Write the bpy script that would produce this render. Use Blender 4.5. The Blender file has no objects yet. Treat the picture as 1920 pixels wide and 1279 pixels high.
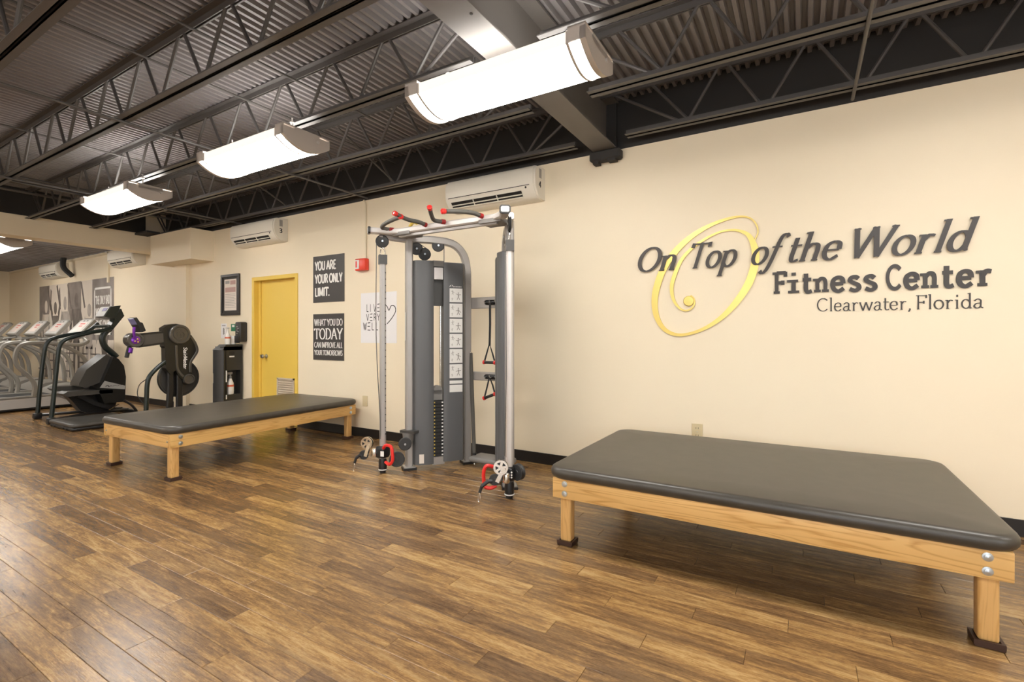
import bpy, bmesh, math, random
from mathutils import Vector, Matrix

# ---------------------------------------------------------------- camera, world, exposure
scene = bpy.context.scene
COL = scene.collection
CAM_H, FOCAL, YAW, HORIZON = 1.2, 915.0, math.radians(30.9), 628.0
cam_data = bpy.data.cameras.new('camera')
cam_data.sensor_fit = 'HORIZONTAL'
cam_data.sensor_width = 36.0
cam_data.lens = 36.0 * FOCAL / 1920.0
cam_data.shift_y = -(639.5 - HORIZON) / 1920.0
cam_data.clip_start = 0.05
cam = bpy.data.objects.new('camera', cam_data)
COL.objects.link(cam)
cam.location = (0, 0, CAM_H)
cam.rotation_euler = (math.pi / 2, 0, YAW)
scene.camera = cam

world = bpy.data.worlds.new('world')
scene.world = world
world.use_nodes = True
world.node_tree.nodes['Background'].inputs[0].default_value = (0.9, 0.93, 1.0, 1)
world.node_tree.nodes['Background'].inputs[1].default_value = 0.3

vs = scene.view_settings
vs.view_transform = 'Standard'
vs.look = 'None'
vs.exposure = 0.28
vs.gamma = 1.0
vs.use_curve_mapping = False
LAMP = 25.0                      # strength of every fluorescent diffuser
LAMP_COLOUR = (1.0, 0.955, 0.89, 1)

# daylight falling in through the windows behind and to the right of the viewpoint
def daylight(name, loc, rot, w, h, watts):
    d = bpy.data.lights.new(name, 'AREA')
    d.shape = 'RECTANGLE'; d.size = w; d.size_y = h
    d.energy = watts; d.color = (0.80, 0.90, 1.0)
    o = bpy.data.objects.new(name, d); COL.objects.link(o)
    o.location = loc; o.rotation_euler = rot
daylight('daylight_front', (0.8, -5.97, 1.55), (math.radians(90), 0, 0), 4.4, 1.5, 85)
daylight('daylight_right', (4.57, -1.2, 1.55), (math.radians(90), 0, math.radians(90)), 3.4, 1.5, 45)

random.seed(7)
PI = math.pi
WY = 4.05                        # the sign wall
CREAM_TOP = 2.785
DECK = 3.2

# ---------------------------------------------------------------- materials
MATS = {}
def mat(name, col, rough=0.5, metal=0.0, spec=0.5, coat=0.0, bump=0.0, bscale=200.0, var=0.0, vscale=6.0, emit=0.0):
    m = bpy.data.materials.new(name)
    m.use_nodes = True
    nt = m.node_tree
    b = nt.nodes['Principled BSDF']
    b.inputs['Base Color'].default_value = (*col, 1)
    b.inputs['Roughness'].default_value = rough
    b.inputs['Metallic'].default_value = metal
    b.inputs['Specular IOR Level'].default_value = spec
    b.inputs['Coat Weight'].default_value = coat
    if emit:
        b.inputs['Emission Color'].default_value = (*col, 1)
        b.inputs['Emission Strength'].default_value = emit
    if bump or var:
        tc = nt.nodes.new('ShaderNodeTexCoord')
    if bump:
        n = nt.nodes.new('ShaderNodeTexNoise')
        n.inputs['Scale'].default_value = bscale
        n.inputs['Detail'].default_value = 3
        nt.links.new(tc.outputs['Object'], n.inputs['Vector'])
        bp = nt.nodes.new('ShaderNodeBump')
        bp.inputs['Strength'].default_value = bump
        bp.inputs['Distance'].default_value = 0.002
        nt.links.new(n.outputs['Fac'], bp.inputs['Height'])
        nt.links.new(bp.outputs['Normal'], b.inputs['Normal'])
    if var:
        n2 = nt.nodes.new('ShaderNodeTexNoise')
        n2.inputs['Scale'].default_value = vscale
        n2.inputs['Detail'].default_value = 4
        nt.links.new(tc.outputs['Object'], n2.inputs['Vector'])
        r = nt.nodes.new('ShaderNodeValToRGB')
        r.color_ramp.elements[0].position = 0.3
        r.color_ramp.elements[1].position = 0.7
        r.color_ramp.elements[0].color = (*[c * (1 - var) for c in col], 1)
        r.color_ramp.elements[1].color = (*[min(1, c * (1 + var)) for c in col], 1)
        nt.links.new(n2.outputs['Fac'], r.inputs['Fac'])
        nt.links.new(r.outputs['Color'], b.inputs['Base Color'])
    MATS[name] = m
    return m

mat('cream_wall', (0.87, 0.76, 0.575), 0.55, bump=0.15, bscale=120, var=0.015, vscale=1.5)
mat('black_wall', (0.032, 0.03, 0.029), 0.8)
mat('deck_paint', (0.21, 0.195, 0.198), 0.45, var=0.08, vscale=2)
mat('joist_paint', (0.088, 0.081, 0.078), 0.42)
mat('beam_paint', (0.13, 0.118, 0.108), 0.5, var=0.05, vscale=3)
mat('baseboard_black', (0.014, 0.012, 0.011), 0.4)
mat('lamp_metal', (0.55, 0.5, 0.46), 0.5)
mat('steel_bright', (0.6, 0.58, 0.55), 0.3, metal=1.0)
mat('vinyl', (0.050, 0.043, 0.034), 0.38, spec=0.6, bump=0.07, bscale=260, var=0.12, vscale=14)
mat('bolt', (0.62, 0.68, 0.74), 0.28, metal=1.0)
mat('brown_rubber', (0.05, 0.022, 0.014), 0.5)
mat('frame_silver', (0.42, 0.40, 0.38), 0.38, metal=0.35, var=0.04, vscale=4)
mat('frame_light', (0.62, 0.59, 0.57), 0.36, metal=0.2)
mat('chrome', (0.78, 0.74, 0.68), 0.2, metal=1.0)
mat('shroud', (0.115, 0.118, 0.122), 0.42)
mat('shroud_dark', (0.06, 0.058, 0.055), 0.4)
mat('black_plastic', (0.012, 0.012, 0.013), 0.35)
mat('black_matte', (0.02, 0.02, 0.02), 0.7)
mat('grey_grip', (0.10, 0.095, 0.085), 0.7, bump=0.3, bscale=400)
mat('grey_plastic', (0.22, 0.21, 0.20), 0.5)
mat('pulley_nylon', (0.035, 0.036, 0.037), 0.45)
mat('red_plastic', (0.78, 0.03, 0.025), 0.3)
mat('red_dark', (0.32, 0.02, 0.02), 0.35)
mat('alarm_red', (0.80, 0.06, 0.03), 0.35)
mat('white_card', (0.82, 0.81, 0.78), 0.5)
mat('paper_white', (0.86, 0.84, 0.84), 0.6)
mat('door_yellow', (0.80, 0.56, 0.10), 0.4, bump=0.05, bscale=60)
mat('door_vent', (0.62, 0.54, 0.43), 0.5)
mat('poster_charcoal', (0.05, 0.045, 0.042), 0.45)
mat('ink_white', (0.9, 0.88, 0.84), 0.5)
mat('ink_black', (0.012, 0.012, 0.012), 0.5)
mat('gold', (0.85, 0.66, 0.20), 0.3, metal=0.45)
mat('letter_bronze', (0.048, 0.040, 0.036), 0.45)
mat('ac_white', (0.80, 0.755, 0.66), 0.4)
mat('ac_dark', (0.01, 0.009, 0.008), 0.6)
mat('almond', (0.66, 0.55, 0.34), 0.4)
mat('conduit_paint', (0.80, 0.70, 0.52), 0.5)
mat('black_frame_wood', (0.02, 0.016, 0.014), 0.35)
mat('mat_board', (0.05, 0.046, 0.04), 0.7, var=0.3, vscale=30)
mat('ink_pink', (0.5, 0.32, 0.28), 0.6)
mat('ink_grey', (0.35, 0.33, 0.31), 0.6)
mat('notice_paper', (0.8, 0.72, 0.64), 0.6)
mat('bin_charcoal', (0.025, 0.024, 0.022), 0.4)
mat('bin_side', (0.04, 0.04, 0.04), 0.45)
mat('green_label', (0.02, 0.20, 0.10), 0.4)
mat('orange_label', (0.72, 0.16, 0.08), 0.4)
mat('bottle_white', (0.82, 0.8, 0.76), 0.35)
mat('tread_grey', (0.29, 0.275, 0.25), 0.38, metal=0.3)
mat('tread_white', (0.48, 0.465, 0.45), 0.4)
mat('tread_belt', (0.018, 0.018, 0.018), 0.7)
mat('tread_console', (0.5, 0.48, 0.45), 0.45)
mat('screen_cream', (0.72, 0.62, 0.56), 0.3)
mat('screen_red', (0.6, 0.08, 0.06), 0.4)
mat('stepper_green', (0.012, 0.02, 0.018), 0.3)
mat('stepper_grey', (0.06, 0.055, 0.048), 0.4)
mat('stepper_panel', (0.38, 0.37, 0.35), 0.4)
mat('lcd_blue', (0.25, 0.24, 0.45), 0.2)
mat('ube_body', (0.012, 0.0115, 0.010), 0.35)
mat('ube_strip', (0.10, 0.094, 0.086), 0.28, metal=0.4)
mat('ube_arm', (0.07, 0.064, 0.057), 0.4)
mat('purple_glint', (0.25, 0.06, 0.55), 0.15, metal=0.6)  # purple LED glints put into the colour, nothing glows
mat('mural_light', (0.72, 0.64, 0.55), 0.5)
mat('mural_mid', (0.42, 0.37, 0.33), 0.5, var=0.2, vscale=5)
mat('mural_dark', (0.16, 0.135, 0.12), 0.5, var=0.3, vscale=6)
mat('mural_panel', (0.24, 0.205, 0.185), 0.5, var=0.25, vscale=3)
mat('cable', (0.10, 0.095, 0.085), 0.4)
mat('subfloor', (0.03, 0.02, 0.012), 0.8)
mat('window_glass', (0.85, 0.9, 0.92), 0.02)
MATS['window_glass'].node_tree.nodes['Principled BSDF'].inputs['Transmission Weight'].default_value = 1.0
mat('yellow_tag', (0.75, 0.55, 0.10), 0.5)

def lamp_material():
    m = bpy.data.materials.new('diffuser_lit')
    m.use_nodes = True
    nt = m.node_tree
    nt.nodes.clear()
    e = nt.nodes.new('ShaderNodeEmission')
    e.inputs['Color'].default_value = LAMP_COLOUR
    e.inputs['Strength'].default_value = LAMP
    o = nt.nodes.new('ShaderNodeOutputMaterial')
    nt.links.new(e.outputs[0], o.inputs[0])
    MATS['diffuser_lit'] = m
lamp_material()
mat('diffuser_lip', (1.0, 0.90, 0.78), 0.4, emit=0.9)
MATS['diffuser_lip'].node_tree.nodes['Principled BSDF'].inputs['Base Color'].default_value = (0.3, 0.28, 0.25, 1)

PLANK_W, PLANK_L, PLANK_Y0, PHI = 0.102, 0.92, -6.0, 0.381966
def plank_material():
    m = bpy.data.materials.new('plank_vinyl')
    m.use_nodes = True
    nt = m.node_tree
    N, Lk = nt.nodes, nt.links
    b = N['Principled BSDF']
    geo = N.new('ShaderNodeNewGeometry')
    sep = N.new('ShaderNodeSeparateXYZ')
    Lk.new(geo.outputs['Position'], sep.inputs[0])
    def M(op, a, bb=None, c=None):
        n = N.new('ShaderNodeMath'); n.operation = op
        for i, v in enumerate((a, bb, c)):
            if v is None: continue
            if isinstance(v, (int, float)): n.inputs[i].default_value = v
            else: Lk.new(v, n.inputs[i])
        return n.outputs[0]
    row = M('FLOOR', M('DIVIDE', M('SUBTRACT', sep.outputs[1], PLANK_Y0), PLANK_W))
    off = M('MULTIPLY', M('FRACT', M('MULTIPLY', row, PHI)), PLANK_L)
    col = M('FLOOR', M('DIVIDE', M('SUBTRACT', sep.outputs[0], off), PLANK_L))
    comb = N.new('ShaderNodeCombineXYZ')
    Lk.new(row, comb.inputs[0]); Lk.new(col, comb.inputs[1])
    wn = N.new('ShaderNodeTexWhiteNoise'); wn.noise_dimensions = '3D'
    Lk.new(comb.outputs[0], wn.inputs['Vector'])
    # stretched grain, shifted plank by plank
    def grain(sx, sy, detail, rough, dist=0.0):
        cv = N.new('ShaderNodeCombineXYZ')
        Lk.new(M('ADD', M('MULTIPLY', sep.outputs[0], sx), M('MULTIPLY', wn.outputs['Value'], 37.0)), cv.inputs[0])
        Lk.new(M('MULTIPLY', sep.outputs[1], sy), cv.inputs[1])
        Lk.new(M('MULTIPLY', wn.outputs['Value'], 91.0), cv.inputs[2])
        n = N.new('ShaderNodeTexNoise')
        n.inputs['Scale'].default_value = 1.0
        n.inputs['Detail'].default_value = detail
        n.inputs['Roughness'].default_value = rough
        n.inputs['Distortion'].default_value = dist
        Lk.new(cv.outputs[0], n.inputs['Vector'])
        return n.outputs['Fac']
    g1 = grain(4.5, 34.0, 6, 0.66, 0.35)
    g2 = grain(16.0, 190.0, 4, 0.7)
    g3 = grain(45.0, 110.0, 3, 0.75)
    g4 = grain(1.6, 11.0, 3, 0.6, 0.5)
    s = M('ADD', M('MULTIPLY', g1, 0.66), M('ADD', M('MULTIPLY', g2, 0.30), M('MULTIPLY', g3, 0.24)))
    s = M('ADD', s, M('MULTIPLY', M('SUBTRACT', wn.outputs['Value'], 0.5), 0.21))
    s = M('SUBTRACT', s, 0.05)
    r = N.new('ShaderNodeValToRGB')
    els = r.color_ramp.elements
    els[0].position = 0.32; els[0].color = (0.065, 0.035, 0.017, 1)
    els[1].position = 0.74; els[1].color = (0.46, 0.295, 0.122, 1)
    for q, c in ((0.45, (0.135, 0.074, 0.033, 1)), (0.54, (0.205, 0.115, 0.047, 1)), (0.63, (0.325, 0.185, 0.068, 1))):
        e = els.new(q); e.color = c
    Lk.new(s, r.inputs['Fac'])
    # greyer patches where the printed grain is weathered
    mx = N.new('ShaderNodeMix'); mx.data_type = 'RGBA'
    mr = N.new('ShaderNodeMapRange')
    mr.inputs['From Min'].default_value = 0.5; mr.inputs['From Max'].default_value = 0.72
    mr.inputs['To Max'].default_value = 0.55
    Lk.new(g4, mr.inputs['Value'])
    Lk.new(mr.outputs[0], mx.inputs['Factor'])
    Lk.new(r.outputs['Color'], mx.inputs['A'])
    mx.inputs['B'].default_value = (0.17, 0.105, 0.055, 1)
    Lk.new(mx.outputs['Result'], b.inputs['Base Color'])
    rr = M('ADD', 0.17, M('MULTIPLY', g2, 0.14))
    Lk.new(rr, b.inputs['Roughness'])
    b.inputs['Specular IOR Level'].default_value = 0.55
    bp = N.new('ShaderNodeBump')
    bp.inputs['Strength'].default_value = 0.22
    bp.inputs['Distance'].default_value = 0.002
    Lk.new(M('ADD', g2, M('MULTIPLY', g3, 0.5)), bp.inputs['Height'])
    Lk.new(bp.outputs['Normal'], b.inputs['Normal'])
    MATS['plank_vinyl'] = m
plank_material()

def wood_material(name, axis, light, dark, scale=1.0):
    m = bpy.data.materials.new(name)
    m.use_nodes = True
    nt = m.node_tree
    N, Lk = nt.nodes, nt.links
    b = N['Principled BSDF']
    tc = N.new('ShaderNodeTexCoord')
    mp = N.new('ShaderNodeMapping')
    st = [9.0, 9.0, 9.0]; st[axis] = 0.75
    mp.inputs['Scale'].default_value = [v * scale for v in st]
    Lk.new(tc.outputs['Object'], mp.inputs['Vector'])
    n = N.new('ShaderNodeTexNoise')
    n.inputs['Scale'].default_value = 1.2; n.inputs['Detail'].default_value = 2; n.inputs['Distortion'].default_value = 0.6
    Lk.new(mp.outputs[0], n.inputs['Vector'])
    mul = N.new('ShaderNodeMath'); mul.operation = 'MULTIPLY'; mul.inputs[1].default_value = 9.0
    Lk.new(n.outputs['Fac'], mul.inputs[0])
    fr = N.new('ShaderNodeMath'); fr.operation = 'PINGPONG'; fr.inputs[1].default_value = 0.5
    Lk.new(mul.outputs[0], fr.inputs[0])
    fine = N.new('ShaderNodeTexNoise')
    mp2 = N.new('ShaderNodeMapping')
    st2 = [160.0, 160.0, 160.0]; st2[axis] = 5.0
    mp2.inputs['Scale'].default_value = st2
    Lk.new(tc.outputs['Object'], mp2.inputs['Vector'])
    fine.inputs['Scale'].default_value = 1.0
    Lk.new(mp2.outputs[0], fine.inputs['Vector'])
    ad = N.new('ShaderNodeMath'); ad.operation = 'MULTIPLY_ADD'; ad.inputs[1].default_value = 0.35
    Lk.new(fine.outputs['Fac'], ad.inputs[0]); Lk.new(fr.outputs[0], ad.inputs[2])
    r = N.new('ShaderNodeValToRGB')
    r.color_ramp.elements[0].position = 0.14; r.color_ramp.elements[0].color = (*dark, 1)
    r.color_ramp.elements[1].position = 0.42; r.color_ramp.elements[1].color = (*light, 1)
    Lk.new(ad.outputs[0], r.inputs['Fac'])
    Lk.new(r.outputs['Color'], b.inputs['Base Color'])
    b.inputs['Roughness'].default_value = 0.38
    MATS[name] = m
wood_material('oak_x', 0, (0.76, 0.47, 0.175), (0.56, 0.295, 0.085))
wood_material('oak_y', 1, (0.76, 0.47, 0.165), (0.60, 0.33, 0.095))
wood_material('oak_z', 2, (0.73, 0.44, 0.165), (0.60, 0.33, 0.105), 1.6)

# ---------------------------------------------------------------- mesh builder
def catmull(pts, n=6, closed=False):
    pts = [Vector(p) for p in pts]
    out = []
    m = len(pts)
    for i in range(m if closed else m - 1):
        p1, p2 = pts[i], pts[(i + 1) % m]
        p0 = pts[i - 1] if (closed or i > 0) else p1 * 2 - p2
        p3 = pts[(i + 2) % m] if (closed or i + 2 < m) else p2 * 2 - p1
        for k in range(n):
            t = k / n
            out.append(0.5 * ((2 * p1) + (p2 - p0) * t + (2 * p0 - 5 * p1 + 4 * p2 - p3) * t * t + (3 * p1 - p0 - 3 * p2 + p3) * t ** 3))
    if not closed: out.append(pts[-1])
    return out

class B:
    def __init__(s): s.v, s.f = [], []
    def add(s, vs_, fs):
        o = len(s.v)
        s.v += [tuple(v) for v in vs_]
        s.f += [tuple(i + o for i in f) for f in fs]
        return s
    def box(s, x0, x1, y0, y1, z0, z1):
        return s.add([(x, y, z) for z in (z0, z1) for y in (y0, y1) for x in (x0, x1)],
                     [(0, 2, 3, 1), (4, 5, 7, 6), (0, 1, 5, 4), (2, 6, 7, 3), (0, 4, 6, 2), (1, 3, 7, 5)])
    def obox(s, c, ux, uy, uz):
        c, ux, uy, uz = map(Vector, (c, ux, uy, uz))
        return s.add([c + ux * a + uy * b_ + uz * d for d in (-1, 1) for b_ in (-1, 1) for a in (-1, 1)],
                     [(0, 2, 3, 1), (4, 5, 7, 6), (0, 1, 5, 4), (2, 6, 7, 3), (0, 4, 6, 2), (1, 3, 7, 5)])
    def rbox(s, x0, x1, y0, y1, z0, z1, r=0.005, seg=2, rot=None):
        bm = bmesh.new()
        bmesh.ops.create_cube(bm, size=1.0)
        for v in bm.verts:
            v.co = Vector(((x0 + x1) / 2 + v.co.x * (x1 - x0), (y0 + y1) / 2 + v.co.y * (y1 - y0), (z0 + z1) / 2 + v.co.z * (z1 - z0)))
        bmesh.ops.bevel(bm, geom=bm.edges[:], offset=r, segments=seg, affect='EDGES', profile=0.5)
        if rot:
            c = Vector(((x0 + x1) / 2, (y0 + y1) / 2, (z0 + z1) / 2))
            for v in bm.verts: v.co = rot @ (v.co - c) + c
        bm.verts.index_update()
        s.add([v.co[:] for v in bm.verts], [[v.index for v in f.verts] for f in bm.faces])
        bm.free()
        return s
    def cyl(s, p0, p1, r0, r1=None, n=16):
        p0, p1 = Vector(p0), Vector(p1)
        r1 = r0 if r1 is None else r1
        d = (p1 - p0).normalized()
        a = d.orthogonal().normalized(); b_ = d.cross(a)
        vs_ = []
        for p, r in ((p0, r0), (p1, r1)):
            for k in range(n):
                t = 2 * PI * k / n
                vs_.append(p + a * (r * math.cos(t)) + b_ * (r * math.sin(t)))
        fs = [(k, (k + 1) % n, n + (k + 1) % n, n + k) for k in range(n)]
        fs += [tuple(range(n))[::-1], tuple(range(n, 2 * n))]
        return s.add(vs_, fs)
    def lathe(s, p, axis, prof, n=20):
        """prof: (radius, distance along axis)"""
        p, d = Vector(p), Vector(axis).normalized()
        a = d.orthogonal().normalized(); b_ = d.cross(a)
        vs_, fs, m = [], [], len(prof)
        for r, h in prof:
            for k in range(n):
                t = 2 * PI * k / n
                vs_.append(p + d * h + a * (max(r, 1e-4) * math.cos(t)) + b_ * (max(r, 1e-4) * math.sin(t)))
        for i in range(m - 1):
            for k in range(n):
                fs.append((i * n + k, i * n + (k + 1) % n, (i + 1) * n + (k + 1) % n, (i + 1) * n + k))
        fs += [tuple(range(n))[::-1], tuple(range((m - 1) * n, m * n))]
        return s.add(vs_, fs)
    def sweep(s, pts, sect, closed=False, up=None):
        pts = [Vector(p) for p in pts]
        m, n = len(pts), len(sect)
        vs_, fs = [], []
        prev = None
        for i, p in enumerate(pts):
            if closed: t = pts[(i + 1) % m] - pts[i - 1]
            else: t = pts[min(i + 1, m - 1)] - pts[max(i - 1, 0)]
            t = t.normalized()
            if up is not None: a = (Vector(up) - t * t.dot(Vector(up))).normalized()
            elif prev is None: a = t.orthogonal().normalized()
            else: a = (prev - t * t.dot(prev)).normalized()
            prev = a
            b_ = t.cross(a)
            vs_ += [p + a * q[0] + b_ * q[1] for q in sect]
        for i in range(m if closed else m - 1):
            j = (i + 1) % m
            for k in range(n):
                fs.append((i * n + k, i * n + (k + 1) % n, j * n + (k + 1) % n, j * n + k))
        if not closed: fs += [tuple(range(n))[::-1], tuple(range((m - 1) * n, m * n))]
        return s.add(vs_, fs)
    def tube(s, pts, r, n=10, smooth=0, closed=False):
        if smooth: pts = catmull(pts, smooth, closed)
        return s.sweep(pts, [(r * math.cos(2 * PI * k / n), r * math.sin(2 * PI * k / n)) for k in range(n)], closed)
    def bar(s, pts, w, h, up=(0, 0, 1), smooth=0, c=0.0):
        """rectangular section; w across, h along up"""
        if smooth: pts = catmull(pts, smooth)
        a, b_ = h / 2, w / 2
        if c: sec = [(a - c, b_), (a, b_ - c), (a, -b_ + c), (a - c, -b_), (-a + c, -b_), (-a, -b_ + c), (-a, b_ - c), (-a + c, b_)]
        else: sec = [(a, b_), (a, -b_), (-a, -b_), (-a, b_)]
        return s.sweep(pts, sec, up=up)
    def prism(s, poly, axis, a0, a1):
        def mk(p, q):
            return {'x': (q, p[0], p[1]), 'y': (p[0], q, p[1]), 'z': (p[0], p[1], q)}[axis]
        n = len(poly)
        return s.add([mk(p, a0) for p in poly] + [mk(p, a1) for p in poly],
                     [tuple(range(n))[::-1], tuple(range(n, 2 * n))] + [(k, (k + 1) % n, n + (k + 1) % n, n + k) for k in range(n)])
    def ball(s, c, r, n=12, sq=(1, 1, 1)):
        m = n // 2
        vs_ = [(c[0] + sq[0] * r * math.sin(PI * i / m) * math.cos(2 * PI * k / n), c[1] + sq[1] * r * math.sin(PI * i / m) * math.sin(2 * PI * k / n), c[2] + sq[2] * r * math.cos(PI * i / m))
               for i in range(1, m) for k in range(n)]
        vs_ += [(c[0], c[1], c[2] + r * sq[2]), (c[0], c[1], c[2] - r * sq[2])]
        fs = [(i * n + k, i * n + (k + 1) % n, (i + 1) * n + (k + 1) % n, (i + 1) * n + k) for i in range(m - 2) for k in range(n)]
        t = len(vs_) - 2
        fs += [(t, (k + 1) % n, k) for k in range(n)] + [(t + 1, (m - 2) * n + k, (m - 2) * n + (k + 1) % n) for k in range(n)]
        return s.add(vs_, fs)
    def mesh(s, name, material, smooth=35, off=(0, 0, 0), recalc=True):
        me = bpy.data.meshes.new(name)
        o = Vector(off)
        me.from_pydata([tuple(Vector(v) - o) for v in s.v], [], s.f)
        if recalc:
            bm = bmesh.new(); bm.from_mesh(me)
            bmesh.ops.recalc_face_normals(bm, faces=bm.faces[:])
            bm.to_mesh(me); bm.free()
        if smooth:
            me.polygons.foreach_set('use_smooth', [True] * len(me.polygons))
            me.set_sharp_from_angle(angle=math.radians(smooth))
        me.materials.append(MATS[material])
        return me
    def obj(s, name, material, parent=None, smooth=35, local=False):
        """vertices are world coordinates unless local"""
        off = (0, 0, 0)
        if parent is not None and not local:
            p = parent
            off = Vector((0, 0, 0))
            while p is not None:
                off = off + p.location
                p = p.parent
        o = bpy.data.objects.new(name, s.mesh(name, material, smooth, off))
        COL.objects.link(o)
        o.parent = parent
        return o

def tag(o, label, cat, group=None):
    o['label'] = label; o['category'] = cat
    if group: o['group'] = group
    return o
def thing(name, label, cat, loc=(0, 0, 0), rotz=0.0, group=None):
    o = bpy.data.objects.new(name, None)
    o.empty_display_size = 0.1
    COL.objects.link(o)
    o.location = loc
    o.rotation_euler = (0, 0, rotz)
    return tag(o, label, cat, group)
def structure(name, b, material, parent=None, smooth=0):
    o = b.obj(name, material, parent, smooth)
    if parent is None: o['kind'] = 'structure'
    return o
def copy_tree(o, parent=None):
    c = o.copy(); COL.objects.link(c); c.parent = parent
    for ch in list(o.children): copy_tree(ch, c)
    return c

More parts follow.
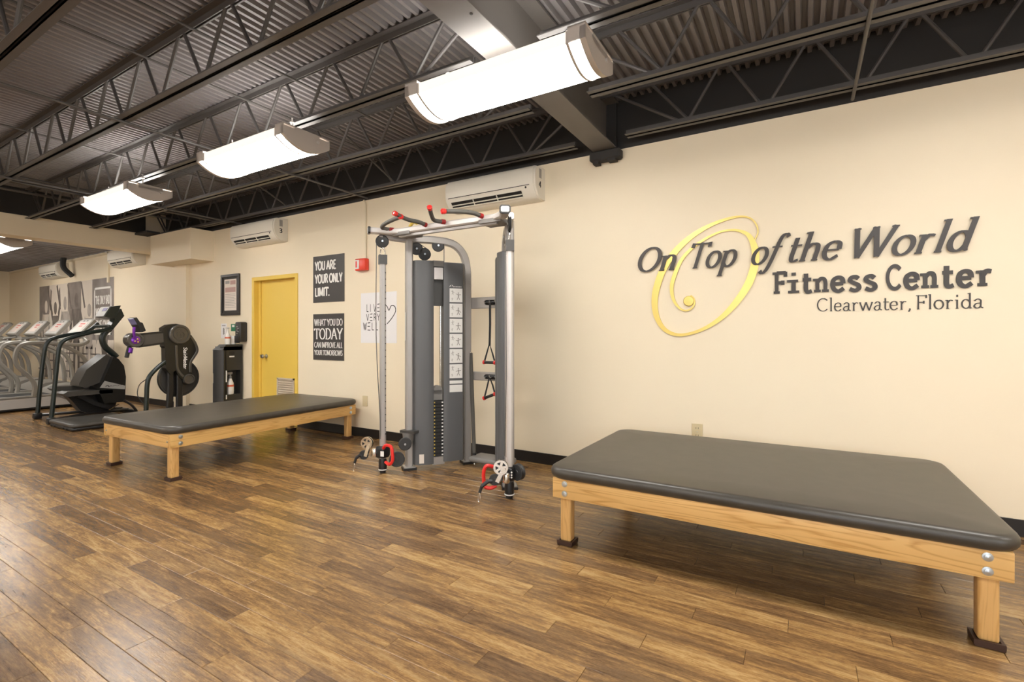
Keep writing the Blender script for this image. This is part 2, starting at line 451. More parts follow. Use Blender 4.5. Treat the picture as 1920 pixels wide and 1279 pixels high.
# ---------------------------------------------------------------- lettering: skeleton glyphs drawn with a broad pen
def arc(cx, cy, rx, ry, a0, a1, n=18):
    return [(cx + rx * math.cos(math.radians(a0 + (a1 - a0) * k / n)), cy + ry * math.sin(math.radians(a0 + (a1 - a0) * k / n))) for k in range(n + 1)]
def cur(*p): return [tuple(q)[:2] for q in catmull([(a, b_, 0) for a, b_ in p], 6)]
XH = 0.60
G = {  # glyph: advance, strokes, serif points (x, y)
 'A': (0.86, [[(0.06, 0), (0.43, 1)], [(0.43, 1), (0.80, 0)], [(0.2, 0.36), (0.66, 0.36)]], [(0.06, 0), (0.80, 0)]),
 'B': (0.76, [[(0.16, 0), (0.16, 1)], cur((0.16, 0.98), (0.42, 0.98), (0.6, 0.86), (0.58, 0.64), (0.42, 0.53), (0.16, 0.53)), cur((0.42, 0.53), (0.62, 0.44), (0.67, 0.24), (0.54, 0.05), (0.3, 0.02), (0.16, 0.02))], [(0.1, 0), (0.1, 1)]),
 'C': (0.86, [arc(0.47, 0.5, 0.39, 0.48, 42, 318, 26)], []),
 'D': (0.88, [[(0.16, 0), (0.16, 1)], cur((0.16, 0.98), (0.44, 0.97), (0.7, 0.8), (0.78, 0.5), (0.7, 0.2), (0.44, 0.03), (0.16, 0.02))], [(0.1, 0), (0.1, 1)]),
 'E': (0.72, [[(0.16, 0), (0.16, 1)], [(0.16, 0.97), (0.62, 0.97)], [(0.16, 0.52), (0.54, 0.52)], [(0.16, 0.03), (0.66, 0.03)]], [(0.1, 0), (0.1, 1)]),
 'F': (0.72, [[(0.2, 0), (0.2, 1)], [(0.2, 0.965), (0.68, 0.965)], [(0.2, 0.5), (0.54, 0.5)], [(0.66, 1), (0.66, 0.78)], [(0.52, 0.4), (0.52, 0.6)]], [(0.2, 0), (0.14, 1)]),
 'H': (0.88, [[(0.16, 0), (0.16, 1)], [(0.72, 0), (0.72, 1)], [(0.16, 0.51), (0.72, 0.51)]], [(0.16, 0), (0.16, 1), (0.72, 0), (0.72, 1)]),
 'I': (0.36, [[(0.18, 0), (0.18, 1)]], [(0.18, 0), (0.18, 1)]),
 'K': (0.82, [[(0.16, 0), (0.16, 1)], [(0.7, 1), (0.16, 0.42)], [(0.32, 0.58), (0.76, 0)]], [(0.16, 0), (0.16, 1), (0.74, 0)]),
 'L': (0.66, [[(0.16, 0), (0.16, 1)], [(0.16, 0.03), (0.62, 0.03)]], [(0.16, 0), (0.16, 1)]),
 'M': (1.04, [[(0.14, 0), (0.14, 1)], [(0.14, 1), (0.52, 0.1)], [(0.52, 0.1), (0.9, 1)], [(0.9, 1), (0.9, 0)]], [(0.14, 0), (0.10, 1), (0.9, 0), (0.94, 1)]),
 'N': (0.92, [[(0.16, 0), (0.16, 1)], [(0.16, 1), (0.76, 0)], [(0.76, 0), (0.76, 1)]], [(0.16, 0), (0.12, 1), (0.76, 1)]),
 'O': (0.94, [arc(0.47, 0.5, 0.39, 0.48, 90, 450, 32)], []),
 'P': (0.74, [[(0.16, 0), (0.16, 1)], cur((0.16, 0.98), (0.44, 0.98), (0.63, 0.84), (0.63, 0.6), (0.44, 0.46), (0.16, 0.46))], [(0.16, 0), (0.1, 1)]),
 'R': (0.82, [[(0.16, 0), (0.16, 1)], cur((0.16, 0.98), (0.44, 0.98), (0.63, 0.85), (0.62, 0.62), (0.44, 0.5), (0.16, 0.5)), [(0.4, 0.5), (0.74, 0)]], [(0.16, 0), (0.1, 1), (0.76, 0)]),
 'S': (0.68, [cur((0.58, 0.86), (0.42, 0.98), (0.2, 0.93), (0.12, 0.76), (0.24, 0.58), (0.46, 0.46), (0.58, 0.28), (0.5, 0.08), (0.28, 0.02), (0.08, 0.14))], []),
 'T': (0.80, [[(0.4, 0), (0.4, 1)], [(0.03, 0.965), (0.77, 0.965)], [(0.05, 1), (0.03, 0.82)], [(0.75, 1), (0.77, 0.82)]], [(0.4, 0)]),
 'U': (0.88, [cur((0.15, 1), (0.15, 0.7), (0.15, 0.32), (0.26, 0.08), (0.45, 0.02), (0.62, 0.08), (0.73, 0.32), (0.73, 0.7), (0.73, 1))], [(0.15, 1), (0.73, 1)]),
 'V': (0.84, [[(0.06, 1), (0.42, 0)], [(0.42, 0), (0.78, 1)]], [(0.06, 1), (0.78, 1)]),
 'W': (1.2, [[(0.06, 1), (0.34, 0)], [(0.34, 0), (0.6, 1)], [(0.6, 1), (0.88, 0)], [(0.88, 0), (1.14, 1)]], [(0.08, 1), (0.6, 1), (1.12, 1)]),
 'Y': (0.82, [[(0.06, 1), (0.41, 0.46)], [(0.41, 0.46), (0.76, 1)], [(0.41, 0), (0.41, 0.48)]], [(0.06, 1), (0.76, 1), (0.41, 0)]),
 '.': (0.3, [[(0.15, 0.0), (0.15, 0.13)]], []),
 ',': (0.28, [cur((0.15, 0.09), (0.16, 0.0), (0.08, -0.14))], []),
 "'": (0.24, [[(0.12, 0.78), (0.12, 1.0)]], []),
 '3': (0.66, [cur((0.1, 0.88), (0.3, 0.98), (0.54, 0.86), (0.5, 0.62), (0.28, 0.53), (0.52, 0.44), (0.58, 0.2), (0.4, 0.03), (0.1, 0.1))], []),
 '4': (0.66, [[(0.46, 0), (0.46, 1)], [(0.46, 1), (0.06, 0.3)], [(0.06, 0.3), (0.62, 0.3)]], []),
 'a': (0.60, [cur((0.1, 0.5), (0.26, 0.62), (0.42, 0.54), (0.43, 0.3), (0.43, 0.1), (0.56, 0.02)), cur((0.43, 0.36), (0.2, 0.32), (0.08, 0.16), (0.18, 0.02), (0.34, 0.04), (0.43, 0.16))], []),
 'd': (0.66, [arc(0.3, 0.31, 0.22, 0.3, 20, 340, 20), [(0.51, 0.02), (0.51, 1.04)], [(0.51, 0.02), (0.6, 0.04)]], [(0.46, 1.03)]),
 'e': (0.60, [[(0.08, 0.34), (0.5, 0.34)], cur((0.5, 0.34), (0.46, 0.55), (0.3, 0.62), (0.13, 0.52), (0.08, 0.3), (0.15, 0.09), (0.32, 0.01), (0.52, 0.13))], []),
 'f': (0.46, [cur((0.56, 0.93), (0.48, 1.04), (0.34, 1.0), (0.27, 0.8), (0.22, 0.4), (0.16, 0.0), (0.08, -0.26), (-0.04, -0.34), (-0.14, -0.25)), [(0.06, 0.60), (0.44, 0.60)]], []),
 'h': (0.70, [[(0.15, 0), (0.15, 1.04)], cur((0.15, 0.44), (0.32, 0.6), (0.48, 0.56), (0.53, 0.4), (0.53, 0.2), (0.53, 0))], [(0.15, 0), (0.11, 1.03), (0.53, 0)]),
 'i': (0.36, [[(0.18, 0), (0.18, XH)], [(0.18, 0.8), (0.18, 0.94)]], [(0.18, 0), (0.13, 0.61)]),
 'l': (0.34, [[(0.17, 0), (0.17, 1.04)]], [(0.17, 0), (0.13, 1.03)]),
 'n': (0.70, [[(0.15, 0), (0.15, XH)], cur((0.15, 0.44), (0.32, 0.6), (0.48, 0.56), (0.53, 0.4), (0.53, 0.2), (0.53, 0))], [(0.15, 0), (0.10, 0.61), (0.53, 0)]),
 'o': (0.64, [arc(0.32, 0.31, 0.25, 0.305, 90, 450, 28)], []),
 'p': (0.68, [[(0.15, -0.36), (0.15, XH)], arc(0.35, 0.31, 0.23, 0.3, 160, -160, 20)], [(0.15, -0.36), (0.10, 0.61)]),
 'r': (0.52, [[(0.17, 0), (0.17, XH)], cur((0.17, 0.4), (0.3, 0.58), (0.46, 0.56))], [(0.17, 0), (0.12, 0.61)]),
 's': (0.52, [cur((0.42, 0.52), (0.3, 0.61), (0.14, 0.57), (0.1, 0.44), (0.24, 0.34), (0.4, 0.25), (0.43, 0.1), (0.28, 0.01), (0.08, 0.09))], []),
 't': (0.42, [cur((0.18, 0.86), (0.18, 0.5), (0.18, 0.14), (0.26, 0.02), (0.42, 0.07)), [(0.04, 0.59), (0.4, 0.59)]], []),
 'w': (0.92, [[(0.06, XH), (0.26, 0)], [(0.26, 0), (0.46, XH)], [(0.46, XH), (0.66, 0)], [(0.66, 0), (0.86, XH)]], [(0.07, 0.61), (0.46, 0.61), (0.85, 0.61)]),
 ' ': (0.34, [], []),
}
def ribbon(b, pts, wid, put, depth):
    """a flat stroke in glyph space turned into a thin solid"""
    n = len(pts)
    rows = []
    for i, p in enumerate(pts):
        q0, q1 = pts[max(i - 1, 0)], pts[min(i + 1, n - 1)]
        dx, dy = q1[0] - q0[0], q1[1] - q0[1]
        l = math.hypot(dx, dy) or 1
        w = wid(dx / l, dy / l, i / max(n - 1, 1)) / 2
        nx, ny = -dy / l * w, dx / l * w
        rows.append(((p[0] + nx, p[1] + ny), (p[0] - nx, p[1] - ny)))
    vs_, fs = [], []
    for a, c in rows:
        vs_ += [put(*a, 0), put(*c, 0), put(*c, depth), put(*a, depth)]
    for i in range(n - 1):
        for k in range(4):
            fs.append((i * 4 + k, i * 4 + (k + 1) % 4, (i + 1) * 4 + (k + 1) % 4, (i + 1) * 4 + k))
    fs += [(0, 1, 2, 3), (n * 4 - 1, n * 4 - 2, n * 4 - 3, n * 4 - 4)]
    b.add(vs_, fs)
def text_width(t): return sum(G[c][0] for c in t)
def letter(b, ch, put, thick, thin, serif, depth, slab=None):
    adv, strokes, serifs = G[ch]
    wid = lambda dx, dy, t: thin + (thick - thin) * abs(dy)
    for i, s in enumerate(strokes): ribbon(b, s, wid, put, depth * (1 + 0.05 * i))
    if serif:
        h = slab or thin
        for i, (x, y) in enumerate(serifs):
            yy = y + (h / 2 if y < 0.3 else -h / 2)
            ribbon(b, [(x - serif, yy), (x + serif, yy)], lambda dx, dy, t: h, put, depth * (0.92 - 0.02 * i))
def flat_text(b, t, org, ux, uz, width, height, thick, thin, serif=0.0, slant=0.0, depth=0.0015, out=None):
    """one line of print: org = left end of the baseline, ux/uz unit vectors, out = towards the reader"""
    org, ux, uz = Vector(org), Vector(ux), Vector(uz)
    out = Vector(out) if out else uz.cross(ux) * -1
    k = width / text_width(t)
    x = 0.0
    for ch in t:
        def put(a, c, d, x=x): return org + ux * ((x + a) * k + slant * c * height) + uz * (c * height) + out * d
        letter(b, ch, put, thick, thin, serif, depth)
        x += G[ch][0]

# ================================================================ THE SETTING
X0, X1, Y0 = -17.2, 4.6, -6.0
DX0, DX1, DZ = -6.707, -5.692, 2.01          # door frame in the sign wall

# floor: a slab with vinyl planks laid along the sign wall
floor = structure('floor', B().box(X0, X1, Y0, WY, -0.10, -0.008), 'subfloor')
def plank_geo(b, x0, x1, y0, y1):
    g, c = 0.0006, 0.0014
    a0, a1, b0, b1 = x0 + g, x1 - g, y0 + g, y1 - g
    b.add([(a0, b0, -0.008), (a1, b0, -0.008), (a1, b1, -0.008), (a0, b1, -0.008),
           (a0, b0, -c), (a1, b0, -c), (a1, b1, -c), (a0, b1, -c),
           (a0 + c, b0 + c, 0), (a1 - c, b0 + c, 0), (a1 - c, b1 - c, 0), (a0 + c, b1 - c, 0)],
          [(8, 9, 10, 11)] + [(k, (k + 1) % 4, 4 + (k + 1) % 4, 4 + k) for k in range(4)] + [(4 + k, 4 + (k + 1) % 4, 8 + (k + 1) % 4, 8 + k) for k in range(4)])
def pixel(x, y, z):
    t = -x * math.sin(YAW) + y * math.cos(YAW)
    if t < 0.3: return None
    return 960 + FOCAL * (x * math.cos(YAW) + y * math.sin(YAW)) / t, HORIZON - FOCAL * (z - CAM_H) / t
planks = []
rows = int((WY - Y0) / PLANK_W) + 1
for r in range(rows):
    y0 = PLANK_Y0 + r * PLANK_W
    off = ((r * PHI) % 1.0) * PLANK_L
    k0 = math.floor((X0 - off) / PLANK_L)
    for k in range(k0, int((X1 - X0) / PLANK_L) + k0 + 2):
        xa, xb = k * PLANK_L + off, (k + 1) * PLANK_L + off
        full = xa >= X0 and xb <= X1 and y0 + PLANK_W <= WY
        xa, xb, yb = max(xa, X0), min(xb, X1), min(y0 + PLANK_W, WY)
        if xb - xa < 0.01 or yb - y0 < 0.005: continue
        cs = [pixel(x, y, 0) for x, y in ((xa, y0), (xb, y0), (xb, yb), (xa, yb))]
        area = 0.0
        if all(cs):
            c = [(min(max(u, 0), 1920), min(max(v, 0), 1279)) for u, v in cs]
            area = abs(sum(c[i][0] * c[(i + 1) % 4][1] - c[(i + 1) % 4][0] * c[i][1] for i in range(4))) / 2
        planks.append((area, xa, xb, y0, yb, full))
planks.sort(key=lambda p: -p[0])
pb = B(); plank_geo(pb, 0, PLANK_L, 0, PLANK_W)
plank_mesh = pb.mesh('plank', 'plank_vinyl', 0, recalc=False)
rest = B()
single = 0
for area, xa, xb, y0, yb, full in planks:
    if full and single < 300 and area > 0:
        o = bpy.data.objects.new('plank', plank_mesh)
        COL.objects.link(o); o.parent = floor; o.location = (xa, y0, 0)
        single += 1
    else: plank_geo(rest, xa, xb, y0, yb)
me = rest.mesh('planks', 'plank_vinyl', 0, recalc=False)
o = bpy.data.objects.new('planks', me); COL.objects.link(o); o.parent = floor; o['kind'] = 'stuff'

# walls
b = B()
b.box(X0, DX0 + 0.03, WY, WY + 0.16, 0, CREAM_TOP)
b.box(DX1 - 0.03, X1, WY, WY + 0.16, 0, CREAM_TOP)
b.box(DX0 + 0.03, DX1 - 0.03, WY, WY + 0.16, DZ - 0.03, CREAM_TOP)
wall_back = structure('wall_back', b, 'cream_wall')
structure('upper_band', B().box(-9.35, X1, WY - 0.002, WY + 0.16, CREAM_TOP, DECK + 0.08), 'black_wall', wall_back)
structure('wall_left', B().box(X0 - 0.15, X0, Y0, WY, 0, 3.3), 'cream_wall')
def window(name, axis, at, a0, a1, z0, z1, n):
    """mullioned window in the plane axis = at"""
    def bx(b, u0, u1, q0, q1, d0, d1):
        return b.box(u0, u1, d0, d1, q0, q1) if axis == 'y' else b.box(d0, d1, u0, u1, q0, q1)
    b = B()
    for u in [a0 + (a1 - a0) * k / n for k in range(n + 1)]: bx(b, u - 0.03, u + 0.03, z0 - 0.03, z1 + 0.03, at - 0.05, at + 0.02)
    for z in (z0, z1): bx(b, a0 - 0.03, a1 + 0.03, z - 0.03, z + 0.03, at - 0.05, at + 0.02)
    w = structure(name, b, 'ac_white')
    pane = B(); bx(pane, a0, a1, z0, z1, at - 0.02, at - 0.012)
    structure('pane', pane, 'window_glass', w)
def holed(axis, c0, c1, u0, u1, a0, a1, z0, z1):
    b = B()
    for s in ((u0, a0, 0, 3.3), (a1, u1, 0, 3.3), (a0, a1, 0, z0), (a0, a1, z1, 3.3)):
        if axis == 'y': b.box(s[0], s[1], c0, c1, s[2], s[3])
        else: b.box(c0, c1, s[0], s[1], s[2], s[3])
    return b
structure('wall_right', holed('x', X1, X1 + 0.15, Y0, WY, -2.9, 0.5, 0.8, 2.3), 'cream_wall')
window('window_1', 'x', X1 + 0.08, -2.9, 0.5, 0.8, 2.3, 3)
structure('wall_front', holed('y', Y0 - 0.15, Y0, X0, X1, -1.4, 3.0, 0.8, 2.3), 'cream_wall')
window('window_2', 'y', Y0 - 0.08, -1.4, 3.0, 0.8, 2.3, 4)
b = B().box(X0, DX0, WY - 0.012, WY, 0, 0.10).box(DX1, X1, WY - 0.012, WY, 0, 0.10)
structure('baseboard_back', b, 'baseboard_black')
structure('wall_bulkhead', B().box(-9.5, -9.2, Y0, WY, 2.555, DECK + 0.06), 'cream_wall')
structure('dark_band', B().box(-9.197, -9.19, Y0, WY - 0.30, 2.84, DECK + 0.06), 'black_wall', bpy.data.objects['wall_bulkhead'])
structure('wall_soffit', B().box(-8.95, -7.72, 3.72, WY, 2.32, 2.775), 'cream_wall')
structure('wall_pilaster', B().box(-8.80, -8.42, WY - 0.06, WY, 0, 2.32), 'cream_wall')
structure('soffit_flange', B().box(-9.19, -8.78, 3.60, 3.78, 2.80, 2.83), 'black_wall', bpy.data.objects['wall_soffit'])

# ribbed steel deck
def ribbed(x0, x1, y0, y1, z, pitch, amp):
    b = B()
    xs = []
    n = int((x1 - x0) / pitch)
    for k in range(n):
        a = x0 + k * pitch
        xs += [(a, z), (a + pitch * 0.36, z), (a + pitch * 0.5, z + amp), (a + pitch * 0.86, z + amp)]
    xs.append((x0 + n * pitch, z))
    m = len(xs)
    b.add([(x, y0, q) for x, q in xs] + [(x, y1, q) for x, q in xs], [(k, k + 1, m + k + 1, m + k) for k in range(m - 1)])
    return b
ceiling = structure('ceiling', ribbed(-9.35, X1, Y0, WY + 0.1, DECK, 0.066, 0.034), 'deck_paint')
structure('roof_slab', B().box(X0, X1, Y0, WY + 0.16, DECK + 0.07, DECK + 0.15), 'black_wall', ceiling)
far_ceiling = ribbed(X0, -9.4, Y0, WY, 2.79, 0.24, 0.07).obj('ceiling_low', 'deck_paint', None, 0)
far_ceiling['kind'] = 'structure'

# yellow door in its frame
door = structure('door_1', B().rbox(DX0 + 0.09, DX1 - 0.075, WY + 0.075, WY + 0.115, 0.008, DZ - 0.045, 0.002, 1), 'door_yellow')
b = B()
b.rbox(DX0, DX0 + 0.052, WY - 0.016, WY + 0.16, 0, DZ, 0.003, 1)
b.rbox(DX0 + 0.05, DX0 + 0.09, WY + 0.055, WY + 0.16, 0, DZ - 0.045, 0.003, 1)
b.rbox(DX1 - 0.052, DX1, WY - 0.016, WY + 0.16, 0, DZ, 0.003, 1)
b.rbox(DX1 - 0.075, DX1 - 0.05, WY + 0.055, WY + 0.16, 0, DZ - 0.045, 0.003, 1)
b.rbox(DX0 + 0.05, DX1 - 0.05, WY - 0.016, WY + 0.16, DZ - 0.052, DZ, 0.003, 1)
structure('door_frame', b, 'door_yellow', door)
kn = B().lathe((-6.50, WY + 0.075, 0.90), (0, -1, 0), [(0.032, 0), (0.032, 0.008), (0.012, 0.012), (0.012, 0.04), (0.026, 0.048), (0.03, 0.062), (0.024, 0.076), (0.0, 0.08)])
kn.obj('door_knob', 'steel_bright', door)
B().lathe((-6.585, WY + 0.05, 0.90), (0, -1, 0), [(0.02, 0), (0.02, 0.01), (0.0, 0.012)], 10).obj('latch_plate', 'steel_bright', door)
vent = B()
vx0, vx1, vz0, vz1 = -6.245, -5.87, 0.30, 0.612
for a in ((vx0, vx1, vz0, vz0 + 0.02), (vx0, vx1, vz1 - 0.02, vz1), (vx0, vx0 + 0.02, vz0, vz1), (vx1 - 0.02, vx1, vz0, vz1)):
    vent.box(a[0], a[1], WY + 0.060, WY + 0.075, a[2], a[3])
vent.box(vx0, vx1, WY + 0.0735, WY + 0.0755, vz0, vz1)
vent_o = vent.obj('vent_grille', 'door_vent', door, 0)
for k in range(9):
    z = vz0 + 0.035 + k * 0.03
    B().obox(((vx0 + vx1) / 2, WY + 0.067, z), ((vx1 - vx0) / 2 - 0.018, 0, 0), (0, 0.006, -0.008), (0, 0.0008, 0.0008)).obj('louvre', 'door_vent', vent_o, 0)

# ================================================================ STEEL OVERHEAD
BX0, BX1 = -1.56, -1.36
beam = thing('steel_beam', 'wide grey steel I-beam crossing the ceiling above the long lamp to the wall', 'beam', (-1.46, 0, 2.77))
B().rbox(BX0, BX1, Y0 + 0.02, WY - 0.03, 2.775, 2.79, 0.002, 1).obj('bottom_flange', 'beam_paint', beam, 0)
B().box(-1.467, -1.453, Y0 + 0.02, WY - 0.03, 2.79, 3.165).obj('web_plate', 'beam_paint', beam, 0)
B().box(BX0 - 0.01, BX1 + 0.01, Y0 + 0.02, WY - 0.03, 3.165, 3.18).obj('top_flange', 'beam_paint', beam, 0)
B().box(BX0 + 0.005, BX1 - 0.005, WY - 0.05, WY - 0.035, 2.79, 3.165).obj('end_plate', 'black_wall', beam, 0)
bb = B().rbox(BX0 - 0.03, BX1 + 0.04, WY - 0.10, WY - 0.004, 2.69, 2.772, 0.012, 1)
bb.box(BX0, BX0 + 0.05, WY - 0.09, WY - 0.02, 2.665, 2.70).box(BX1 - 0.07, BX1, WY - 0.09, WY - 0.02, 2.672, 2.70)
bb.obj('bearing_block', 'black_wall', beam, 0)
for y in (1.15, 1.32, 1.62, 1.95):
    B().cyl((-1.40, y, 2.772), (-1.40, y, 2.776), 0.008, n=8).obj('rivet', 'black_wall', beam)

def joist(y, xa, xb, ends, label):
    """open web joist along X: two double-angle chords and round web bars"""
    zt, zb = DECK - 0.003, 2.80
    t = thing('bar_joist', label, 'joist', ((xa + xb) / 2, y, zb), group='open web ceiling joists')
    def chord(x0, x1, z, up):
        b = B(); s = 1 if up else -1
        for q in (-1, 1):
            b.box(x0, x1, min(y + q * 0.006, y + q * 0.048), max(y + q * 0.006, y + q * 0.048), min(z, z - s * 0.006), max(z, z - s * 0.006))
            b.box(x0, x1, min(y + q * 0.006, y + q * 0.012), max(y + q * 0.006, y + q * 0.012), min(z, z - s * 0.045), max(z, z - s * 0.045))
        return b
    chord(xa, xb, zt, True).obj('top_chord', 'joist_paint', t, 0)
    ba, bb_ = (xa + 0.22 if ends[0] else xa), (xb - 0.20 if ends[1] else xb)
    chord(ba, bb_, zb, False).obj('bottom_chord', 'joist_paint', t, 0)
    n = max(1, round((bb_ - ba - 0.9) / 0.57))
    st = (bb_ - ba - 0.9) / n
    zl, zh = zb + 0.028, zt - 0.028
    bars = []
    x = ba + 0.45
    bars.append(((xa + 0.10, zh), (x - 0.03, zl)))
    for k in range(n):
        bars.append(((x + 0.03, zl), (x + st / 2 - 0.03, zh)))
        bars.append(((x + st / 2 + 0.03, zh), (x + st - 0.03, zl)))
        x += st
    bars.append(((x + 0.03, zl), (xb - 0.10, zh)))
    if n > 2:
        bars.append(((ba + 0.48, zl), (ba + 0.2, zh))); bars.append(((bb_ - 0.48, zl), (bb_ - 0.2, zh)))
    for p, q in bars:
        B().cyl((p[0], y, p[1]), (q[0], y, q[1]), 0.012, n=8).obj('web_bar', 'joist_paint', t)
JY = [3.85, 3.06, 2.36, 1.63, 0.90]
NAMES = ['nearest the sign wall', 'second out from the sign wall', 'carrying the lamps', 'fourth out from the sign wall', 'in the top corner, fifth from the sign wall']
for k, y in enumerate(JY):
    joist(y, -9.18, BX0 + 0.09, (False, True), 'dark open web joist ' + NAMES[k] + ', treadmill side')
for k, y in enumerate(JY[:3]):
    joist(y, BX1 - 0.09, X1 - 0.02, (True, False), 'dark open web joist ' + NAMES[k] + ', sign side')

BR = 'bridging rods under the deck'
for x, lab in ((-3.30, 'thin dark bridging rod across the joists, nearest the steel beam'), (-3.92, 'thin dark bridging rod across the joists, second from the steel beam'),
               (-5.27, 'thin dark bridging rod across the joists, third from the steel beam'), (-6.30, 'thin dark bridging rod across the joists, above the farthest hanging lamp')):
    tag(B().cyl((x, 0.2, 3.125), (x, WY - 0.02, 3.125), 0.009, n=8).obj('bridging_rod', 'joist_paint'), lab, 'rod', BR)
for x, z, lab in ((-7.35, 2.86, 'grey conduit pipe crossing low under the joists past the farthest lamp'), (-7.9, 3.05, 'grey conduit pipe crossing high between the joists near the cream bulkhead'),
                  (-8.35, 2.98, 'grey conduit pipe nearest the cream bulkhead')):
    tag(B().cyl((x, 0.2, z), (x, WY - 0.02, z), 0.016, n=10).obj('conduit_pipe', 'joist_paint'), lab, 'pipe', 'conduits under the joists')
CX = 'cross bridging by the sign wall'
for x, lab in ((-5.6, 'dark diagonal brace between joists above the small air conditioner'), (-3.75, 'dark diagonal brace between joists above the fire alarm')):
    t = thing('cross_brace', lab, 'brace', (x, 3.45, 2.8), group=CX)
    B().cyl((x, 3.09, 3.14), (x, 3.82, 2.83), 0.010, n=8).obj('brace_rod', 'joist_paint', t)
    B().cyl((x + 0.03, 3.09, 2.83), (x + 0.03, 3.82, 3.14), 0.010, n=8).obj('brace_rod', 'joist_paint', t)
for x, lab in ((0.28, 'pale bridging rod under the joists above the sign'), (-4.35, 'pale bridging rod low under the joists beside the middle lamp'), (-6.90, 'pale bridging rod low under the joists left of the farthest lamp')):
    tag(B().cyl((x, 0.75, 2.787), (x, WY - 0.05, 2.787), 0.011, n=8).obj('bridging_rod', 'joist_paint'), lab, 'rod', BR)

# ---------------------------------------------------------------- lamps
def make_lamp():
    t = thing('ceiling_lamp', '', 'lamp', (0, 0, 2.80), group='hanging fluorescent lamps')
    L, W, zt, zl, sag = 0.575, 0.187, -0.125, -0.185, 0.062
    def profile(grow=0.0, drop=0.0):
        p = [(-W - grow, zt), (-W - grow, zl)]
        for k in range(1, 12):
            a = -1 + 2 * k / 12
            p.append((a * (W + grow), zl - (sag + drop) * (1 - a * a)))
        return p + [(W + grow, zl), (W + grow, zt)]
    def loc(b, name, m, sm=35): return b.obj(name, m, t, sm, local=True)
    def lens(): return [(-W, zl + 0.002)] + profile()[1:-1] + [(W, zl + 0.002)]
    loc(B().box(-L, L, -0.105, 0.105, zt - 0.03, zt + 0.016), 'spine', 'lamp_metal', 0)
    loc(B().prism(lens(), 'x', -L + 0.10, L - 0.10), 'diffuser', 'diffuser_lit', 40)
    for s in (-1, 1):
        a, c = sorted((s * (W - 0.003), s * (W + 0.0005)))
        loc(B().box(-L + 0.094, L - 0.094, a, c, zl, zt), 'lip', 'diffuser_lip', 0)
        a, c = sorted((s * 0.108, s * (W - 0.004)))
        loc(B().box(-L + 0.10, L - 0.10, a, c, zt - 0.012, zt - 0.004), 'upper_lens', 'diffuser_lit', 0)
    for s in (-1, 1):
        a, c = sorted((s * (L - 0.092), s * (L - 0.028)))
        loc(B().prism(lens(), 'x', a, c), 'diffuser_end', 'diffuser_lit', 40)
        a, c = sorted((s * (L - 0.104), s * (L - 0.090)))
        loc(B().prism(profile(0.005, 0.010), 'x', a, c), 'ring', 'lamp_metal', 40)
        a, c = sorted((s * (L - 0.030), s * L))
        loc(B().prism(profile(0.008, 0.010), 'x', a, c), 'end_cap', 'lamp_metal', 40)
        # grey shoulder where the end cap wraps the housing
        a, c = sorted((s * (L - 0.094), s * L))
        for q in (-1, 1):
            e, g = sorted((q * (W + 0.001), q * (W + 0.008)))
            loc(B().box(a, c, e, g, zl, zt + 0.016), 'end_shoulder', 'lamp_metal', 0)
        loc(B().box(a, c, -W - 0.008, W + 0.008, zt + 0.010, zt + 0.017), 'end_lid', 'lamp_metal', 0)
        loc(B().cyl((s * 0.40, 0, zt + 0.01), (s * 0.40, 0, 0.03), 0.006, n=8).cyl((s * 0.40, 0, -0.008), (s * 0.40, 0, -0.002), 0.018, n=8), 'hanger_rod', 'frame_light')
        loc(B().cyl((s * (L + 0.0), 0.09, -0.16), (s * (L + 0.006), 0.09, -0.16), 0.012, n=8), 'thumb_screw', 'frame_light')
    return t
lamp0 = make_lamp()
LAMPS = [(-1.465, 2.36, 'large lit fluorescent lamp nearest, in front of the steel beam'),
         (-3.70, 2.30, 'lit curved fluorescent lamp, middle one of the three hanging lamps'),
         (-6.17, 2.33, 'small lit fluorescent lamp hanging farthest back before the bulkhead'),
         (-10.75, 2.46, 'lit lamp past the cream bulkhead above the treadmills')]
OFF = 'added unseen fluorescent lamp filling the room with light'  # lamp copies added out of view to light the room
for y in (-1.0, -4.0):
    for x in (-1.465, -3.70, -6.17, -10.75, -13.5): LAMPS.append((x, y, OFF))
    for x in (0.9, 3.2): LAMPS.append((x, y, OFF))
LAMPS += [(0.95, 2.36, OFF), (3.2, 2.36, OFF), (-13.5, 2.46, OFF), (-8.4, -1.0, OFF), (-8.4, -4.0, OFF)]
for k, (x, y, lab) in enumerate(LAMPS):
    o = lamp0 if k == 0 else copy_tree(lamp0)
    o.location = (x, y, 2.80 if x > -9 else 2.77)
    o['label'] = lab
    if lab == OFF: o['group'] = 'added unseen lamps'

